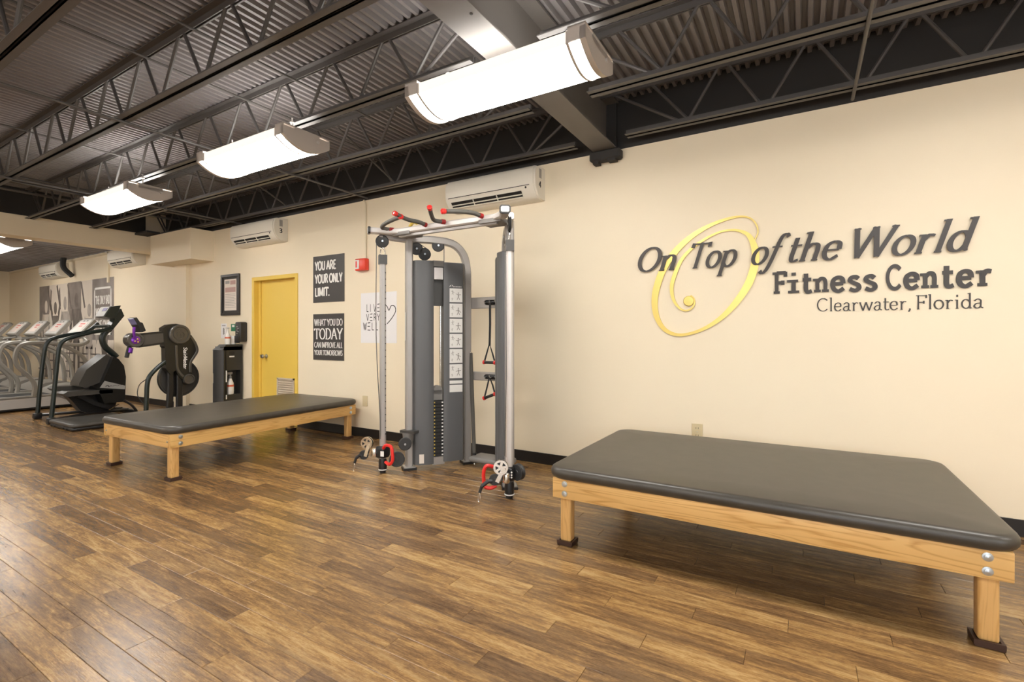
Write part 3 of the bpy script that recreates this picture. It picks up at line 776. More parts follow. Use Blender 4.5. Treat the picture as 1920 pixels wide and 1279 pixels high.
# ================================================================ MAT TABLES
def pillow(b, x0, x1, y0, y1, z0, z1, rc, crown=0.006):
    def outline(ins):
        r = max(rc - ins, 0.004)
        p = []
        for cx, cy, a in ((x1 - rc, y1 - rc, 0), (x0 + rc, y1 - rc, 90), (x0 + rc, y0 + rc, 180), (x1 - rc, y0 + rc, 270)):
            for k in range(9):
                t = math.radians(a + k * 90 / 8)
                p.append((cx + r * math.cos(t), cy + r * math.sin(t)))
        return p
    h = (z1 - z0) / 2; zc = (z0 + z1) / 2
    rings = []
    for k in range(9):
        a = -PI / 2 + PI * k / 8
        rings.append((h * 0.9 * (1 - math.cos(a)), zc + h * math.sin(a)))
    rings += [(0.12, z1 + crown * 0.6), (0.3, z1 + crown)]
    vs_, fs = [], []
    for ins, z in rings: vs_ += [(x, y, z) for x, y in outline(min(ins, 0.5))] if ins < rc else [(x, y, z) for x, y in inset(outline(rc - 0.005), x0, x1, y0, y1, ins)]
    n, m = 36, len(rings)
    for i in range(m - 1):
        for k in range(n): fs.append((i * n + k, i * n + (k + 1) % n, (i + 1) * n + (k + 1) % n, (i + 1) * n + k))
    fs += [tuple(range(n))[::-1], tuple(range((m - 1) * n, m * n))]
    return b.add(vs_, fs)
def inset(o, x0, x1, y0, y1, ins):
    cx, cy = (x0 + x1) / 2, (y0 + y1) / 2
    hx, hy = (x1 - x0) / 2, (y1 - y0) / 2
    return [(cx + (x - cx) * (hx - ins) / hx, cy + (y - cy) * (hy - ins) / hy) for x, y in o]

def mat_table(label, loc, rotz, W, L, H, big):
    """W along local X, L along local Y; H = top of cushion"""
    t = thing('mat_table', label, 'table', loc, rotz)
    w, l = W / 2, L / 2
    loc_ = lambda b, n, m, s=35: b.obj(n, m, t, s, local=True)
    loc_(pillow(B(), -w, w, -l, l, H - 0.066, H, 0.115), 'cushion', 'vinyl', 50)
    zr1, zr0 = H - 0.064, H - 0.178
    i = 0.035                                   # rails sit a little inside the cushion
    # rails along the long side overlap the ends of the short ones
    if W > L: names = (('x', -1), ('x', 1)), (('y', -1), ('y', 1))
    for s in (-1, 1):
        ya, yb = sorted((s * (l - i), s * (l - i - 0.036)))
        xa, xb = sorted((s * (w - i), s * (w - i - 0.036)))
        if W > L:
            loc_(B().rbox(-w + i, w - i, ya, yb, zr0, zr1, 0.004), 'side_rail', 'oak_x')
            loc_(B().rbox(xa, xb, -l + i + 0.037, l - i - 0.037, zr0, zr1 - 0.001, 0.004), 'end_rail', 'oak_y')
        else:
            loc_(B().rbox(xa, xb, -l + i, l - i, zr0, zr1, 0.004), 'side_rail', 'oak_y')
            loc_(B().rbox(-w + i + 0.037, w - i - 0.037, ya, yb, zr0, zr1, 0.004), 'end_rail', 'oak_x')
    for sx in (-1, 1):
        for sy in (-1, 1):
            a = w - i - (0.030 if W > L else 0.038); c = l - i - (0.038 if W > L else 0.022)
            xa, xb = sorted((sx * a, sx * (a - 0.064)))
            ya, yb = sorted((sy * c, sy * (c - 0.064)))
            leg = loc_(B().rbox(xa, xb, ya, yb, 0.022, zr1 - 0.002, 0.010, 3), 'leg', 'oak_z')
            f = B().rbox(xa - 0.014, xb + 0.014, ya - 0.014, yb + 0.014, 0.0005, 0.014, 0.003, 1)
            for q in ((xa - 0.014, xa - 0.003, ya - 0.014, yb + 0.014), (xb + 0.003, xb + 0.014, ya - 0.014, yb + 0.014), (xa - 0.003, xb + 0.003, ya - 0.014, ya - 0.003), (xa - 0.003, xb + 0.003, yb + 0.003, yb + 0.014)):
                f.box(q[0], q[1], q[2], q[3], 0.010, 0.028)
            f.obj('foot_cup', 'brown_rubber', leg, 0, local=True)
            for z in (zr0 + 0.030, zr1 - 0.030):
                bo = [(0.017, 0), (0.017, 0.003), (0.011, 0.004), (0.011, 0.009), (0.0, 0.0115)]
                if W > L: loc_(B().lathe((sx * (w - i - 0.075), sy * (l - i), z), (0, sy, 0), bo, 14), 'bolt', 'bolt')
                else: loc_(B().lathe((sx * (w - i), sy * (l - i - 0.075), z), (sx, 0, 0), bo, 14), 'bolt', 'bolt')
            if W < L: loc_(B().lathe((sx * (w - i - 0.05), sy * (l - i), (zr0 + zr1) / 2 - 0.008), (0, sy, 0), [(0.008, 0), (0.008, 0.004), (0, 0.006)], 10), 'screw', 'bolt')
    return t
mat_table('long low oak mat table with black vinyl top under the gold sign', (-0.28, 3.14, 0), 0.0, 1.97, 1.34, 0.455, True)
mat_table('low oak mat table with black vinyl top in front of the yellow door', (-5.01, 2.934, 0), math.radians(2.2), 1.21, 2.04, 0.455, False)

# ================================================================ WALL SIGN
sign = thing('wall_sign', 'raised fitness center lettering with gold swirl on the cream wall', 'sign', (-0.1, WY, 1.2))
SW = [(-0.313, 1.906), (-0.293, 1.963), (-0.306, 2.023), (-0.346, 2.072), (-0.413, 2.092), (-0.509, 2.084), (-0.637, 2.046), (-0.769, 1.975), (-0.89, 1.868), (-0.984, 1.732), (-1.04, 1.574), (-1.053, 1.444), (-1.029, 1.33), (-0.968, 1.241), (-0.875, 1.201), (-0.769, 1.212), (-0.651, 1.259), (-0.537, 1.34), (-0.44, 1.448), (-0.359, 1.578), (-0.319, 1.701), (-0.309, 1.803), (-0.326, 1.885), (-0.359, 1.948), (-0.413, 1.983), (-0.481, 1.998), (-0.565, 1.989), (-0.666, 1.946), (-0.769, 1.878), (-0.844, 1.793), (-0.895, 1.678), (-0.917, 1.584), (-0.903, 1.487), (-0.86, 1.419), (-0.811, 1.393), (-0.764, 1.409), (-0.742, 1.447), (-0.748, 1.489), (-0.772, 1.511)]
WD = [.006, .006, .007, .009, .012, .017, .023, .033, .042, .046, .045, .040, .034, .027, .020, .018, .022, .030, .040, .046, .046, .042, .034, .024, .016, .012, .012, .014, .018, .022, .026, .025, .019, .013, .010, .010, .010, .010, .012]
pts = [tuple(p)[:2] for p in catmull([(a, c, 0) for a, c in SW], 5)]
def sw_w(dx, dy, t):
    f = t * (len(WD) - 1); i = min(int(f), len(WD) - 2)
    return 1.2 * (WD[i] + (WD[i + 1] - WD[i]) * (f - i))
b = B()
ribbon(b, pts, sw_w, lambda a, c, d: (a, WY - 0.003 - d, c), 0.010)
sw = b.obj('gold_swirl', 'gold', sign, 40)
sw['label'] = 'gold metal swirl in the shape of a letter O'
B().lathe((-0.784, WY - 0.003, 1.468), (0, -1, 0), [(0.041, 0), (0.041, 0.012), (0.036, 0.016), (0.0, 0.017)], 28).obj('swirl_ball', 'gold', sign)
def sign_line(parts, z, cap, thick, thin, serif, slant, y, depth, slab=None, mono=False):
    """parts: (text, x left, x right)"""
    for t, xa, xb in parts:
        cell = lambda ch: {'i': 0.54, 't': 0.56, 's': 0.60}.get(ch, 0.66)
        k = (xb - xa) / (sum(map(cell, t)) if mono else text_width(t))
        x = 0.0
        for ch in t:
            adv = G[ch][0]
            g = 1.0 if not mono else min(1.0, 0.60 / adv)
            x0 = x + (cell(ch) / 2 - adv * g / 2 if mono else 0.0)
            if ch != ' ':
                b = B()
                def put(a, c, d): return (xa + (x0 + a * g) * k + slant * c * cap, y - d, z + c * cap)
                letter(b, ch, put, thick, thin, serif * (1.5 if mono and ch == 'i' else 1.0), depth, slab)
                b.obj('letter', 'letter_bronze', sign, 40)
            x += cell(ch) if mono else adv
IT = dict(z=1.722, cap=0.197, thick=0.155, thin=0.05, serif=0.10, slant=0.30, y=WY - 0.0135, depth=0.008)
sign_line([('On', -1.215, -0.885), ('Top', -0.805, -0.45), ('of', -0.352, -0.165), ('the', -0.122, 0.205), ('W', 0.240, 0.475), ('orld', 0.480, 0.875)], **IT)
sign_line([('Fitness', -0.20, 0.425), ('Center', 0.462, 0.995)], 1.50, 0.156, 0.19, 0.155, 0.16, 0.0, WY - 0.002, 0.009, 0.11, True)
sign_line([('Clearwater,', 0.075, 0.60), ('Florida', 0.615, 0.945)], 1.364, 0.092, 0.095, 0.05, 0.07, 0.0, WY - 0.001, 0.004)

# ================================================================ PRINTS ON THE WALL
def panel(name, label, cat, x0, x1, z0, z1, m, depth=0.006, group=None):
    t = thing(name, label, cat, ((x0 + x1) / 2, WY, z0), group=group)
    B().box(x0, x1, WY - depth, WY - 0.0005, z0, z1).obj('panel', m, t, 0)
    return t
UX, UZ = (1, 0, 0), (0, 0, 1)
pa = panel('wall_poster', 'dark square poster reading you are your only limit, upper of two', 'poster', -5.379, -4.799, 1.609, 2.194, 'poster_charcoal', group='dark square posters beside the door')
b = B()
for t, w, z in (('YOU ARE', 0.40, 2.03), ('YOUR ONLY', 0.515, 1.865), ('LIMIT.', 0.28, 1.70)):
    flat_text(b, t, (-5.345, WY - 0.006, z - 0.012), UX, UZ, w, 0.108, 0.27, 0.17)
b.obj('lettering', 'ink_white', pa, 0)
pb_ = panel('wall_poster', 'dark square poster reading what you do today, lower of two', 'poster', -5.379, -4.805, 0.884, 1.463, 'poster_charcoal', group='dark square posters beside the door')
b = B()
for t, w, z, h in (('WHAT YOU DO', 0.53, 1.315, 0.082), ('TODAY', 0.53, 1.145, 0.135), ('CAN IMPROVE ALL', 0.53, 1.04, 0.068), ('YOUR TOMORROWS', 0.53, 0.945, 0.064)):
    flat_text(b, t, (-5.357, WY - 0.006, z), UX, UZ, w, h, 0.17, 0.07, 0.10)
b.obj('lettering', 'ink_white', pb_, 0)
pc = panel('wall_poster', 'white paper poster with thin live very well lettering and a heart', 'poster', -4.512, -3.936, 1.105, 1.692, 'paper_white', 0.002)
b = B()
def scrawl(t, x, z, w, h):
    k = w / len(t)
    for i, ch in enumerate(t):
        def put(a, c, d, x=x + i * k): return (x + a * k * 0.95, WY - 0.002 - d, z + c * h)
        if ch == 'E': ss = [[(0.1, 0.95), (0.75, 1.0)], [(0.05, 0.5), (0.65, 0.5)], [(0.05, 0.02), (0.75, 0.0)]]
        elif ch == 'V': ss = [[(0.05, 1.0), (0.35, 0.0)], [(0.35, 0.0), (0.75, 1.0)]]
        elif ch == 'W': ss = [[(0.0, 1.0), (0.2, 0.0)], [(0.2, 0.0), (0.42, 0.9)], [(0.42, 0.9), (0.6, 0.0)], [(0.6, 0.0), (0.85, 1.0)]]
        else: ss = G[ch][1]
        for s in ss: ribbon(b, s, lambda dx, dy, t: 0.11, put, 0.001)
scrawl('LIVE', -4.42, 1.47, 0.235, 0.088); scrawl('VERY', -4.42, 1.365, 0.235, 0.08); scrawl('WELL', -4.47, 1.255, 0.27, 0.088)
ht = [(-4.13, 1.35), (-4.16, 1.46), (-4.125, 1.54), (-4.085, 1.525), (-4.055, 1.48), (-4.02, 1.53), (-3.965, 1.52), (-3.955, 1.46), (-4.02, 1.38), (-4.085, 1.325)]
ribbon(b, [tuple(p)[:2] for p in catmull([(x, z, 0) for x, z in ht], 4)], lambda dx, dy, t: 0.010, lambda a, c, d: (a, WY - 0.002 - d, c), 0.001)
b.obj('lettering', 'ink_black', pc, 0)

# framed notice
fr = thing('framed_notice', 'narrow black framed notice hanging left of the yellow door', 'frame', (-7.25, WY, 1.487))
fx0, fx1, fz0, fz1 = -7.486, -7.011, 1.487, 2.092
b = B()
for a in ((fx0, fx1, fz0, fz0 + 0.04), (fx0, fx1, fz1 - 0.04, fz1), (fx0, fx0 + 0.04, fz0 + 0.04, fz1 - 0.04), (fx1 - 0.04, fx1, fz0 + 0.04, fz1 - 0.04)):
    b.rbox(a[0], a[1], WY - 0.03, WY - 0.001, a[2], a[3], 0.004, 1)
b.obj('frame', 'black_frame_wood', fr)
B().box(fx0 + 0.03, fx1 - 0.03, WY - 0.012, WY - 0.002, fz0 + 0.03, fz1 - 0.03).obj('mat_board', 'mat_board', fr, 0)
B().box(-7.405, -7.095, WY - 0.014, WY - 0.012, 1.56, 2.02).obj('notice_sheet', 'notice_paper', fr, 0)
b = B().box(-7.38, -7.27, WY - 0.0148, WY - 0.014, 1.955, 2.0)
for k in range(9): b.box(-7.385, -7.11 - random.random() * 0.06, WY - 0.0148, WY - 0.014, 1.795 - k * 0.024, 1.801 - k * 0.024)
b.obj('print_lines', 'ink_grey', fr, 0)['kind'] = 'stuff'
B().box(-7.25, -7.115, WY - 0.0148, WY - 0.014, 1.94, 2.0).box(-7.385, -7.115, WY - 0.0148, WY - 0.014, 1.83, 1.90).obj('print_block', 'ink_pink', fr, 0)

# fire alarm and conduit
fa = thing('fire_alarm', 'red fire alarm box on the wall above the white poster', 'alarm', (-4.45, WY, 1.95))
B().rbox(-4.545, -4.375, WY - 0.065, WY - 0.001, 1.955, 2.095, 0.010).obj('box', 'alarm_red', fa)
B().rbox(-4.538, -4.47, WY - 0.072, WY - 0.064, 1.975, 2.08, 0.003, 1).obj('strobe_lens', 'white_card', fa)
B().box(-4.525, -4.50, WY - 0.0735, WY - 0.072, 1.99, 2.065).obj('print_block', 'alarm_red', fa, 0)
tag(B().tube([(-4.42, WY - 0.012, 2.095), (-4.42, WY - 0.012, 2.3), (-4.42, WY - 0.012, 2.66), (-4.425, WY - 0.012, 2.74), (-4.45, WY - 0.014, 2.785)], 0.011, 10, 4).obj('wall_conduit', 'conduit_paint'), 'thin cream conduit rising from the fire alarm', 'conduit')

def outlet(label, x, z, w, h, duplex):
    t = thing('wall_outlet', label, 'outlet', (x, WY, z), group='wall outlets')
    B().rbox(x - w / 2, x + w / 2, WY - 0.007, WY - 0.0005, z - h / 2, z + h / 2, 0.002, 1).obj('cover_plate', 'almond', t)
    for q in (-1, 1):
        o = B().lathe((x, WY - 0.007, z + q * h * 0.23), (0, -1, 0), [(h * 0.15, 0), (h * 0.15, 0.002), (0, 0.0022)], 14).obj('socket', 'almond', t)
        if duplex: B().box(x - 0.010, x - 0.007, WY - 0.0100, WY - 0.0085, z + q * h * 0.23 - 0.006, z + q * h * 0.23 + 0.008).box(x + 0.007, x + 0.010, WY - 0.0100, WY - 0.0085, z + q * h * 0.23 - 0.006, z + q * h * 0.23 + 0.008).obj('slot', 'ink_black', o, 0)
    B().lathe((x, WY - 0.007, z), (0, -1, 0), [(0.004, 0), (0.003, 0.0015), (0, 0.002)], 8).obj('screw', 'steel_bright', t)
outlet('beige wall outlet between the yellow-door mat table and the cable machine', -4.44, 0.42, 0.082, 0.122, False)
outlet('beige duplex outlet on the wall just above the long mat table', -0.722, 0.437, 0.082, 0.125, True)

# ================================================================ AIR CONDITIONERS
def make_ac(num):
    """origin at the left end on the wall, bottom; 1.02 long"""
    t = thing('air_conditioner', '', 'air conditioner', (0, WY, 0), group='wall air conditioners')
    Lx = 1.02
    lo = lambda b, n, m, s=40, p=t: b.obj(n, m, p, s, local=True)
    prof = [(0.0, 0.0), (-0.10, 0.004), (-0.135, 0.02), (-0.185, 0.085), (-0.20, 0.12), (-0.205, 0.20), (-0.20, 0.255), (-0.18, 0.285), (-0.14, 0.297), (0.0, 0.30)]
    lo(B().prism(prof, 'x', 0.02, Lx - 0.02), 'body', 'ac_white')
    cap = [(0.0, 0.004), (-0.10, 0.008), (-0.13, 0.025), (-0.178, 0.088), (-0.192, 0.12), (-0.196, 0.20), (-0.19, 0.25), (-0.172, 0.278), (-0.14, 0.29), (0.0, 0.295)]
    for a, c in ((0.0, 0.02), (Lx - 0.02, Lx)): lo(B().prism(cap, 'x', a, c), 'side_cover', 'ac_white')
    lo(B().box(0.04, Lx - 0.06, -0.2045, -0.198, 0.113, 0.117), 'seam', 'ac_dark', 0)
    # outlet slot on the lower bevel with two louvres
    d = Vector((0, -0.05, 0.065)).normalized(); nn = Vector((0, -0.065, -0.05)).normalized()
    c = Vector((Lx * 0.455, -0.162, 0.054))
    lo(B().obox(c + nn * 0.001, (Lx * 0.395, 0, 0), d * 0.030, nn * 0.002), 'outlet_slot', 'ac_dark', 0)
    for q in (-0.002, -0.030): lo(B().obox(c + d * q + nn * 0.007, (Lx * 0.395, 0, 0), d * 0.0045, nn * 0.006), 'louvre', 'ac_white', 0)
    for x in (0.33, 0.60): lo(B().obox((x, -0.167, 0.050), (0.004, 0, 0), d * 0.030, nn * 0.005), 'louvre_post', 'ac_white', 0)
    lo(B().lathe((Lx - 0.10, -0.193, 0.098), (0, -1, -0.3), [(0.010, 0), (0.008, 0.003), (0, 0.004)], 10), 'indicator', 'ac_dark')
    lo(B().box(Lx, Lx + 0.001, -0.12, -0.075, 0.19, 0.275), 'rating_label', 'ink_grey', 0)
    if num:
        b = B(); flat_text(b, num, (Lx, -0.125, 0.105), (0, 1, 0), (0, 0, 1), 0.045, 0.055, 0.2, 0.16, out=(1, 0, 0))
        lo(b, 'number', 'ink_black', 0)
    return t
for x, z, num, lab in ((-3.085, 2.44, '4', 'large white wall air conditioner above the cable machine'), (-6.93, 2.44, '3', 'white wall air conditioner above the yellow door'),
                       (-10.93, 2.43, '', 'white wall air conditioner past the cream bulkhead, nearer one'), (-14.40, 2.42, '', 'white wall air conditioner farthest back above the mural')):
    t = make_ac(num); t.location = (x, WY, z); t['label'] = lab
tag(B().tube([(-13.10, WY - 0.16, 2.82), (-13.12, WY - 0.16, 2.6), (-13.02, WY - 0.05, 2.42)], 0.05, 8, 5).obj('drain_hose', 'black_matte'), 'black hose running down beside the farthest air conditioner', 'hose')
tag(B().box(-11.42, -11.36, WY - 0.03, WY - 0.001, 2.2, 2.79).box(-17.1, -9.5, WY - 0.03, WY - 0.001, 2.74, 2.785).obj('wall_raceway', 'conduit_paint', None, 0), 'cream raceway running along the wall top above the mural', 'raceway')

# ================================================================ CABLE MACHINE
XM = -2.505
def tw(s, n, z, side):
    """tower space: s along the tower from its front post, n towards the middle of the machine"""
    x, y = -3.03 + 0.588 * s + 0.809 * n, 3.27 + 0.809 * s - 0.588 * n
    return (x if side < 0 else 2 * XM - x, y, z)
tr = thing('cable_machine', 'grey functional cable machine with two columns and pull-up grips', 'exercise machine', (XM, 3.4, 0))
DV = {-1: Vector((0.588, 0.809, 0)), 1: Vector((-0.588, 0.809, 0))}
NV = {-1: Vector((0.809, -0.588, 0)), 1: Vector((-0.809, -0.588, 0))}
def plan(poly, z0, z1, side):
    p = [tw(s, n, 0, side)[:2] for s, n in poly]
    return B().prism(p, 'z', z0, z1)
def pulley(b, c, axis, r, w=0.022):
    a = Vector(axis).normalized()
    b.lathe(Vector(c) - a * w / 2, a, [(r * 0.9, 0), (r, 0.002), (r, 0.005), (r * 0.86, w / 2), (r, w - 0.005), (r, w - 0.002), (r * 0.9, w), (r * 0.86, w - 0.003), (r * 0.3, w - 0.003), (r * 0.26, w)], 24)
    return b
for sd in (-1, 1):
    arch = [tw(0, 0, 2.055, sd), tw(0.16, 0, 2.062, sd), tw(0.34, 0, 2.055, sd), tw(0.44, 0, 2.02, sd), tw(0.51, 0, 1.94, sd), tw(0.54, 0, 1.82, sd), tw(0.545, 0, 1.70, sd), tw(0.545, 0, 1.2, sd), tw(0.545, 0, 0.018, sd)]
    B().bar(arch, 0.068, 0.052, up=DV[sd] + Vector((0, 0, 1.0)) * 0.0001 if False else NV[sd], smooth=4, c=0.010).obj('arch_frame', 'frame_silver', tr)
    B().bar([tw(0, 0, 0.018, sd), tw(0, 0, 2.085, sd)], 0.062, 0.072, up=NV[sd], c=0.012).obj('front_post', 'frame_silver', tr)
    B().bar([tw(0.02, 0, 2.045, sd), tw(-0.12, 0, 2.05, sd), tw(-0.26, 0.01, 2.07, sd)], 0.05, 0.04, up=NV[sd], c=0.008).obj('link_arm', 'frame_silver', tr)
    for s in (0, 0.545):
        c = Vector(tw(s, 0, 0.011, sd))
        B().obox(c, DV[sd] * 0.058, NV[sd] * 0.062, (0, 0, 0.0105)).obj('foot_pad', 'black_plastic', tr, 0)
        B().obox(c + Vector((0, 0, 0.0145)), DV[sd] * 0.050, NV[sd] * 0.054, (0, 0, 0.004)).obj('foot_plate', 'frame_silver', tr, 0)
    # two moulded shrouds with a slot between them
    lp = [(0.035, -0.03), (0.03, 0.02), (0.045, 0.055), (0.07, 0.072), (0.085, 0.075), (0.11, 0.086), (0.15, 0.090), (0.185, 0.088), (0.205, 0.078), (0.205, 0.045), (0.198, 0.045), (0.197, -0.03)]
    rp = [(0.305, -0.03), (0.304, 0.045), (0.298, 0.045), (0.298, 0.078), (0.31, 0.086), (0.335, 0.088), (0.36, 0.088), (0.455, 0.088), (0.475, 0.085), (0.495, 0.05), (0.497, -0.03)]
    plan(lp, 0.045, 1.862, sd).obj('shroud', 'shroud', tr, 30)
    plan(rp, 0.055, 1.855, sd).obj('shroud', 'shroud', tr, 30)
    plan([(0.195, -0.028), (0.195, 0.02), (0.31, 0.02), (0.31, -0.028)], 1.465, 1.84, sd).obj('slot_cover', 'shroud_dark', tr, 0)
    plan([(0.200, 0.02), (0.200, 0.07), (0.303, 0.07), (0.303, 0.02)], 1.815, 1.868, sd).obj('header', 'grey_plastic', tr, 0)
    plan([(0.216, 0.02), (0.21, 0.075), (0.292, 0.075), (0.286, 0.02)], 1.70, 1.806, sd).obj('cable_clamp', 'frame_light', tr, 0)
    plan([(0.20, -0.028), (0.20, 0.06), (0.31, 0.06), (0.31, -0.028)], 0.03, 0.10, sd).obj('stack_base', 'frame_silver', tr, 0)
    for s in (0.215, 0.288): B().cyl(tw(s, 0.0, 0.1, sd), tw(s, 0.0, 1.815, sd), 0.008, n=10).obj('guide_rod', 'chrome', tr)
    for k in range(16):
        z = 0.104 + k * 0.0315
        pl_ = plan([(0.197, -0.028), (0.197, 0.052), (0.206, 0.062), (0.297, 0.062), (0.306, 0.052), (0.306, -0.028)], z, z + 0.028, sd).obj('weight_plate', 'black_matte', tr, 0)
        if sd < 0:
            plan([(0.212, 0.062), (0.212, 0.063), (0.222, 0.063), (0.222, 0.062)], z + 0.008, z + 0.020, sd).obj('number_label', 'yellow_tag', pl_, 0)
            plan([(0.282, 0.062), (0.282, 0.063), (0.297, 0.063), (0.297, 0.062)], z + 0.008, z + 0.020, sd).obj('number_label', 'white_card', pl_, 0)
    hd = plan([(0.212, -0.02), (0.212, 0.05), (0.292, 0.05), (0.292, -0.02)], 0.61, 0.66, sd)
    c0 = Vector(tw(0.252, 0.015, 0.70, sd))
    hd.cyl(c0 - NV[sd] * 0.03, c0 + NV[sd] * 0.03, 0.042, n=20)
    hd.obox(c0 - Vector((0, 0, 0.025)), DV[sd] * 0.042, NV[sd] * 0.03, (0, 0, 0.025))
    hd.obj('selector_head', 'grey_plastic', tr)
    for s, z in ((0.065, 1.972), (0.138, 1.928), (0.262, 2.015)):
        pulley(B(), tw(s, 0.012, z, sd), NV[sd], 0.056).obj('pulley', 'pulley_nylon', tr)
        B().cyl(tw(s, 0.02, z, sd), tw(s, 0.030, z, sd), 0.009, n=10).obj('axle_bolt', 'bolt', tr)
    for pth in ([tw(0.09, 0.012, 2.02, sd), tw(0.17, 0.012, 1.972, sd)], [tw(0.318, 0.012, 2.02, sd), tw(0.318, 0.012, 1.85, sd)]):
        B().tube(pth, 0.0035, 6).obj('cable', 'cable', tr)
    # glide column with its cap, bracket and top pulley
    cs = -0.232
    B().bar([tw(cs, 0.02, 0.10, sd), tw(cs, 0.02, 1.83, sd)], 0.052, 0.046, up=NV[sd], c=0.012).obj('glide_column', 'frame_silver' if sd < 0 else 'frame_light', tr)
    if sd > 0: B().bar([tw(cs, 0.0445, 0.30, sd), tw(cs, 0.0445, 1.80, sd)], 0.018, 0.004, up=NV[sd]).obj('chrome_strip', 'chrome', tr)
    for k in range(26):
        c = Vector(tw(cs + 0.020, 0.0435, 0.34 + k * 0.056, sd))
        if sd < 0: B().cyl(c, c + NV[sd] * 0.0008, 0.005, n=8).obj('pin_hole', 'ink_black', tr)
    B().prism([(tw(cs + a, 0, 0, sd)[0] + NV[sd].x * q, tw(cs + a, 0, 0, sd)[1] + NV[sd].y * q) for a, q in ((-0.034, -0.012), (-0.034, 0.05), (0.034, 0.05), (0.034, -0.012))], 'z', 1.815, 1.895).obj('column_sleeve', 'shroud_dark', tr, 0)
    B().tube([tw(cs - 0.02, 0.02, 1.89, sd), tw(cs - 0.015, 0.02, 1.94, sd), tw(cs, 0.02, 1.96, sd), tw(cs + 0.015, 0.02, 1.94, sd), tw(cs + 0.02, 0.02, 1.89, sd)], 0.006, 8, 3).obj('yoke', 'chrome', tr)
    pulley(B(), tw(cs - 0.005, 0.02, 2.015, sd), NV[sd], 0.056).obj('pulley', 'pulley_nylon', tr)
    B().cyl(tw(cs - 0.005, 0.03, 2.015, sd), tw(cs - 0.005, 0.038, 2.015, sd), 0.009, n=10).obj('axle_bolt', 'bolt', tr)
    # foot of the column
    f = Vector(tw(cs, 0.02, 0, sd))
    B().lathe(f, (0, 0, 1), [(0.026, 0.0005), (0.028, 0.022), (0.034, 0.026), (0.036, 0.10), (0.030, 0.125)], 18).obj('column_foot', 'black_plastic', tr)
    B().lathe(f + Vector((0, 0, 0.026)), (0, 0, 1), [(0.0365, 0), (0.0372, 0.002), (0.0372, 0.006), (0.0365, 0.008)], 18).obj('foot_ring', 'white_card', tr)
# cable falling beside the far column
cb = tw(-0.285, 0.02, 2.02, -1)
B().tube([cb, (cb[0] - 0.005, cb[1], 1.2), (cb[0] + 0.035, cb[1] + 0.01, 0.45), (cb[0] + 0.045, cb[1], 0.30)], 0.0035, 6, 4).obj('cable', 'cable', tr)
cb = tw(-0.28, 0.05, 2.02, 1)
B().tube([(cb[0], cb[1], 1.85), (cb[0] + 0.004, cb[1], 0.9), (cb[0] - 0.01, cb[1], 0.32)], 0.0035, 6).obj('cable', 'cable', tr)
# top crossbar, ends turned outwards
xb = [(-3.19, 2.945, 2.092), (-3.10, 3.07, 2.092), (-2.99, 3.125, 2.092), (-2.5, 3.125, 2.092), (-2.02, 3.125, 2.092), (-1.91, 3.07, 2.092), (-1.82, 2.945, 2.092)]
B().bar([xb[0], xb[1], xb[2], xb[4], xb[5], xb[6]], 0.066, 0.050, up=(0, 0, 1), c=0.010).obj('crossbar', 'frame_light', tr)
for p, q in ((xb[0], xb[1]), (xb[6], xb[5])):
    d = (Vector(p) - Vector(q)).normalized()
    B().bar([Vector(p) - d * 0.012, Vector(p) + d * 0.006], 0.080, 0.060, up=(0, 0, 1), c=0.012).obj('end_cap', 'black_plastic', tr)
    B().bar([Vector(p) + d * 0.004, Vector(p) + d * 0.009], 0.060, 0.042, up=(0, 0, 1), c=0.008).obj('cap_badge', 'frame_silver', tr)
B().bar([(-3.0, 3.125, 2.052), (-2.0, 3.125, 2.052)], 0.03, 0.02, up=(0, 0, 1)).obj('crossbar_rib', 'frame_silver', tr)
B().box(-3.06, -2.86, 3.09, 3.26, 2.055, 2.085).obj('mount_plate', 'grey_plastic', tr, 0)
B().box(-2.15, -1.95, 3.09, 3.26, 2.055, 2.085).obj('mount_plate', 'grey_plastic', tr, 0)
B().tube([(-2.90, 3.14, 2.13), (-2.84, 3.12, 2.155), (-2.80, 3.12, 2.14)], 0.013, 8, 4).obj('yellow_band', 'yellow_tag', tr)
for g in ([(-3.038, 3.09, 2.105), (-3.10, 3.02, 2.115), (-3.03, 2.97, 2.13), (-2.88, 2.92, 2.14), (-2.735, 2.86, 2.135)],
          [(-2.675, 3.09, 2.105), (-2.69, 3.02, 2.118), (-2.735, 2.93, 2.128), (-2.745, 2.80, 2.150)],
          [(-2.477, 3.09, 2.108), (-2.515, 3.01, 2.108), (-2.48, 2.93, 2.125), (-2.425, 2.84, 2.162)],
          [(-2.114, 3.09, 2.108), (-2.14, 3.00, 2.118), (-2.18, 2.90, 2.112), (-2.221, 2.745, 2.085)]):
    p = catmull(g, 6)
    go = B().tube(p[1:-1], 0.0165, 12).obj('pull_up_grip', 'grey_grip', tr)
    B().tube(p[:3], 0.0195, 12).obj('grip_collar', 'red_dark', go)
    e = (p[-1] - p[-2]).normalized()
    B().lathe(p[-1] - e * 0.02, e, [(0.019, 0), (0.020, 0.006), (0.020, 0.026), (0.012, 0.032), (0.010, 0.028), (0.0, 0.028)], 14).obj('grip_end', 'red_plastic', go)
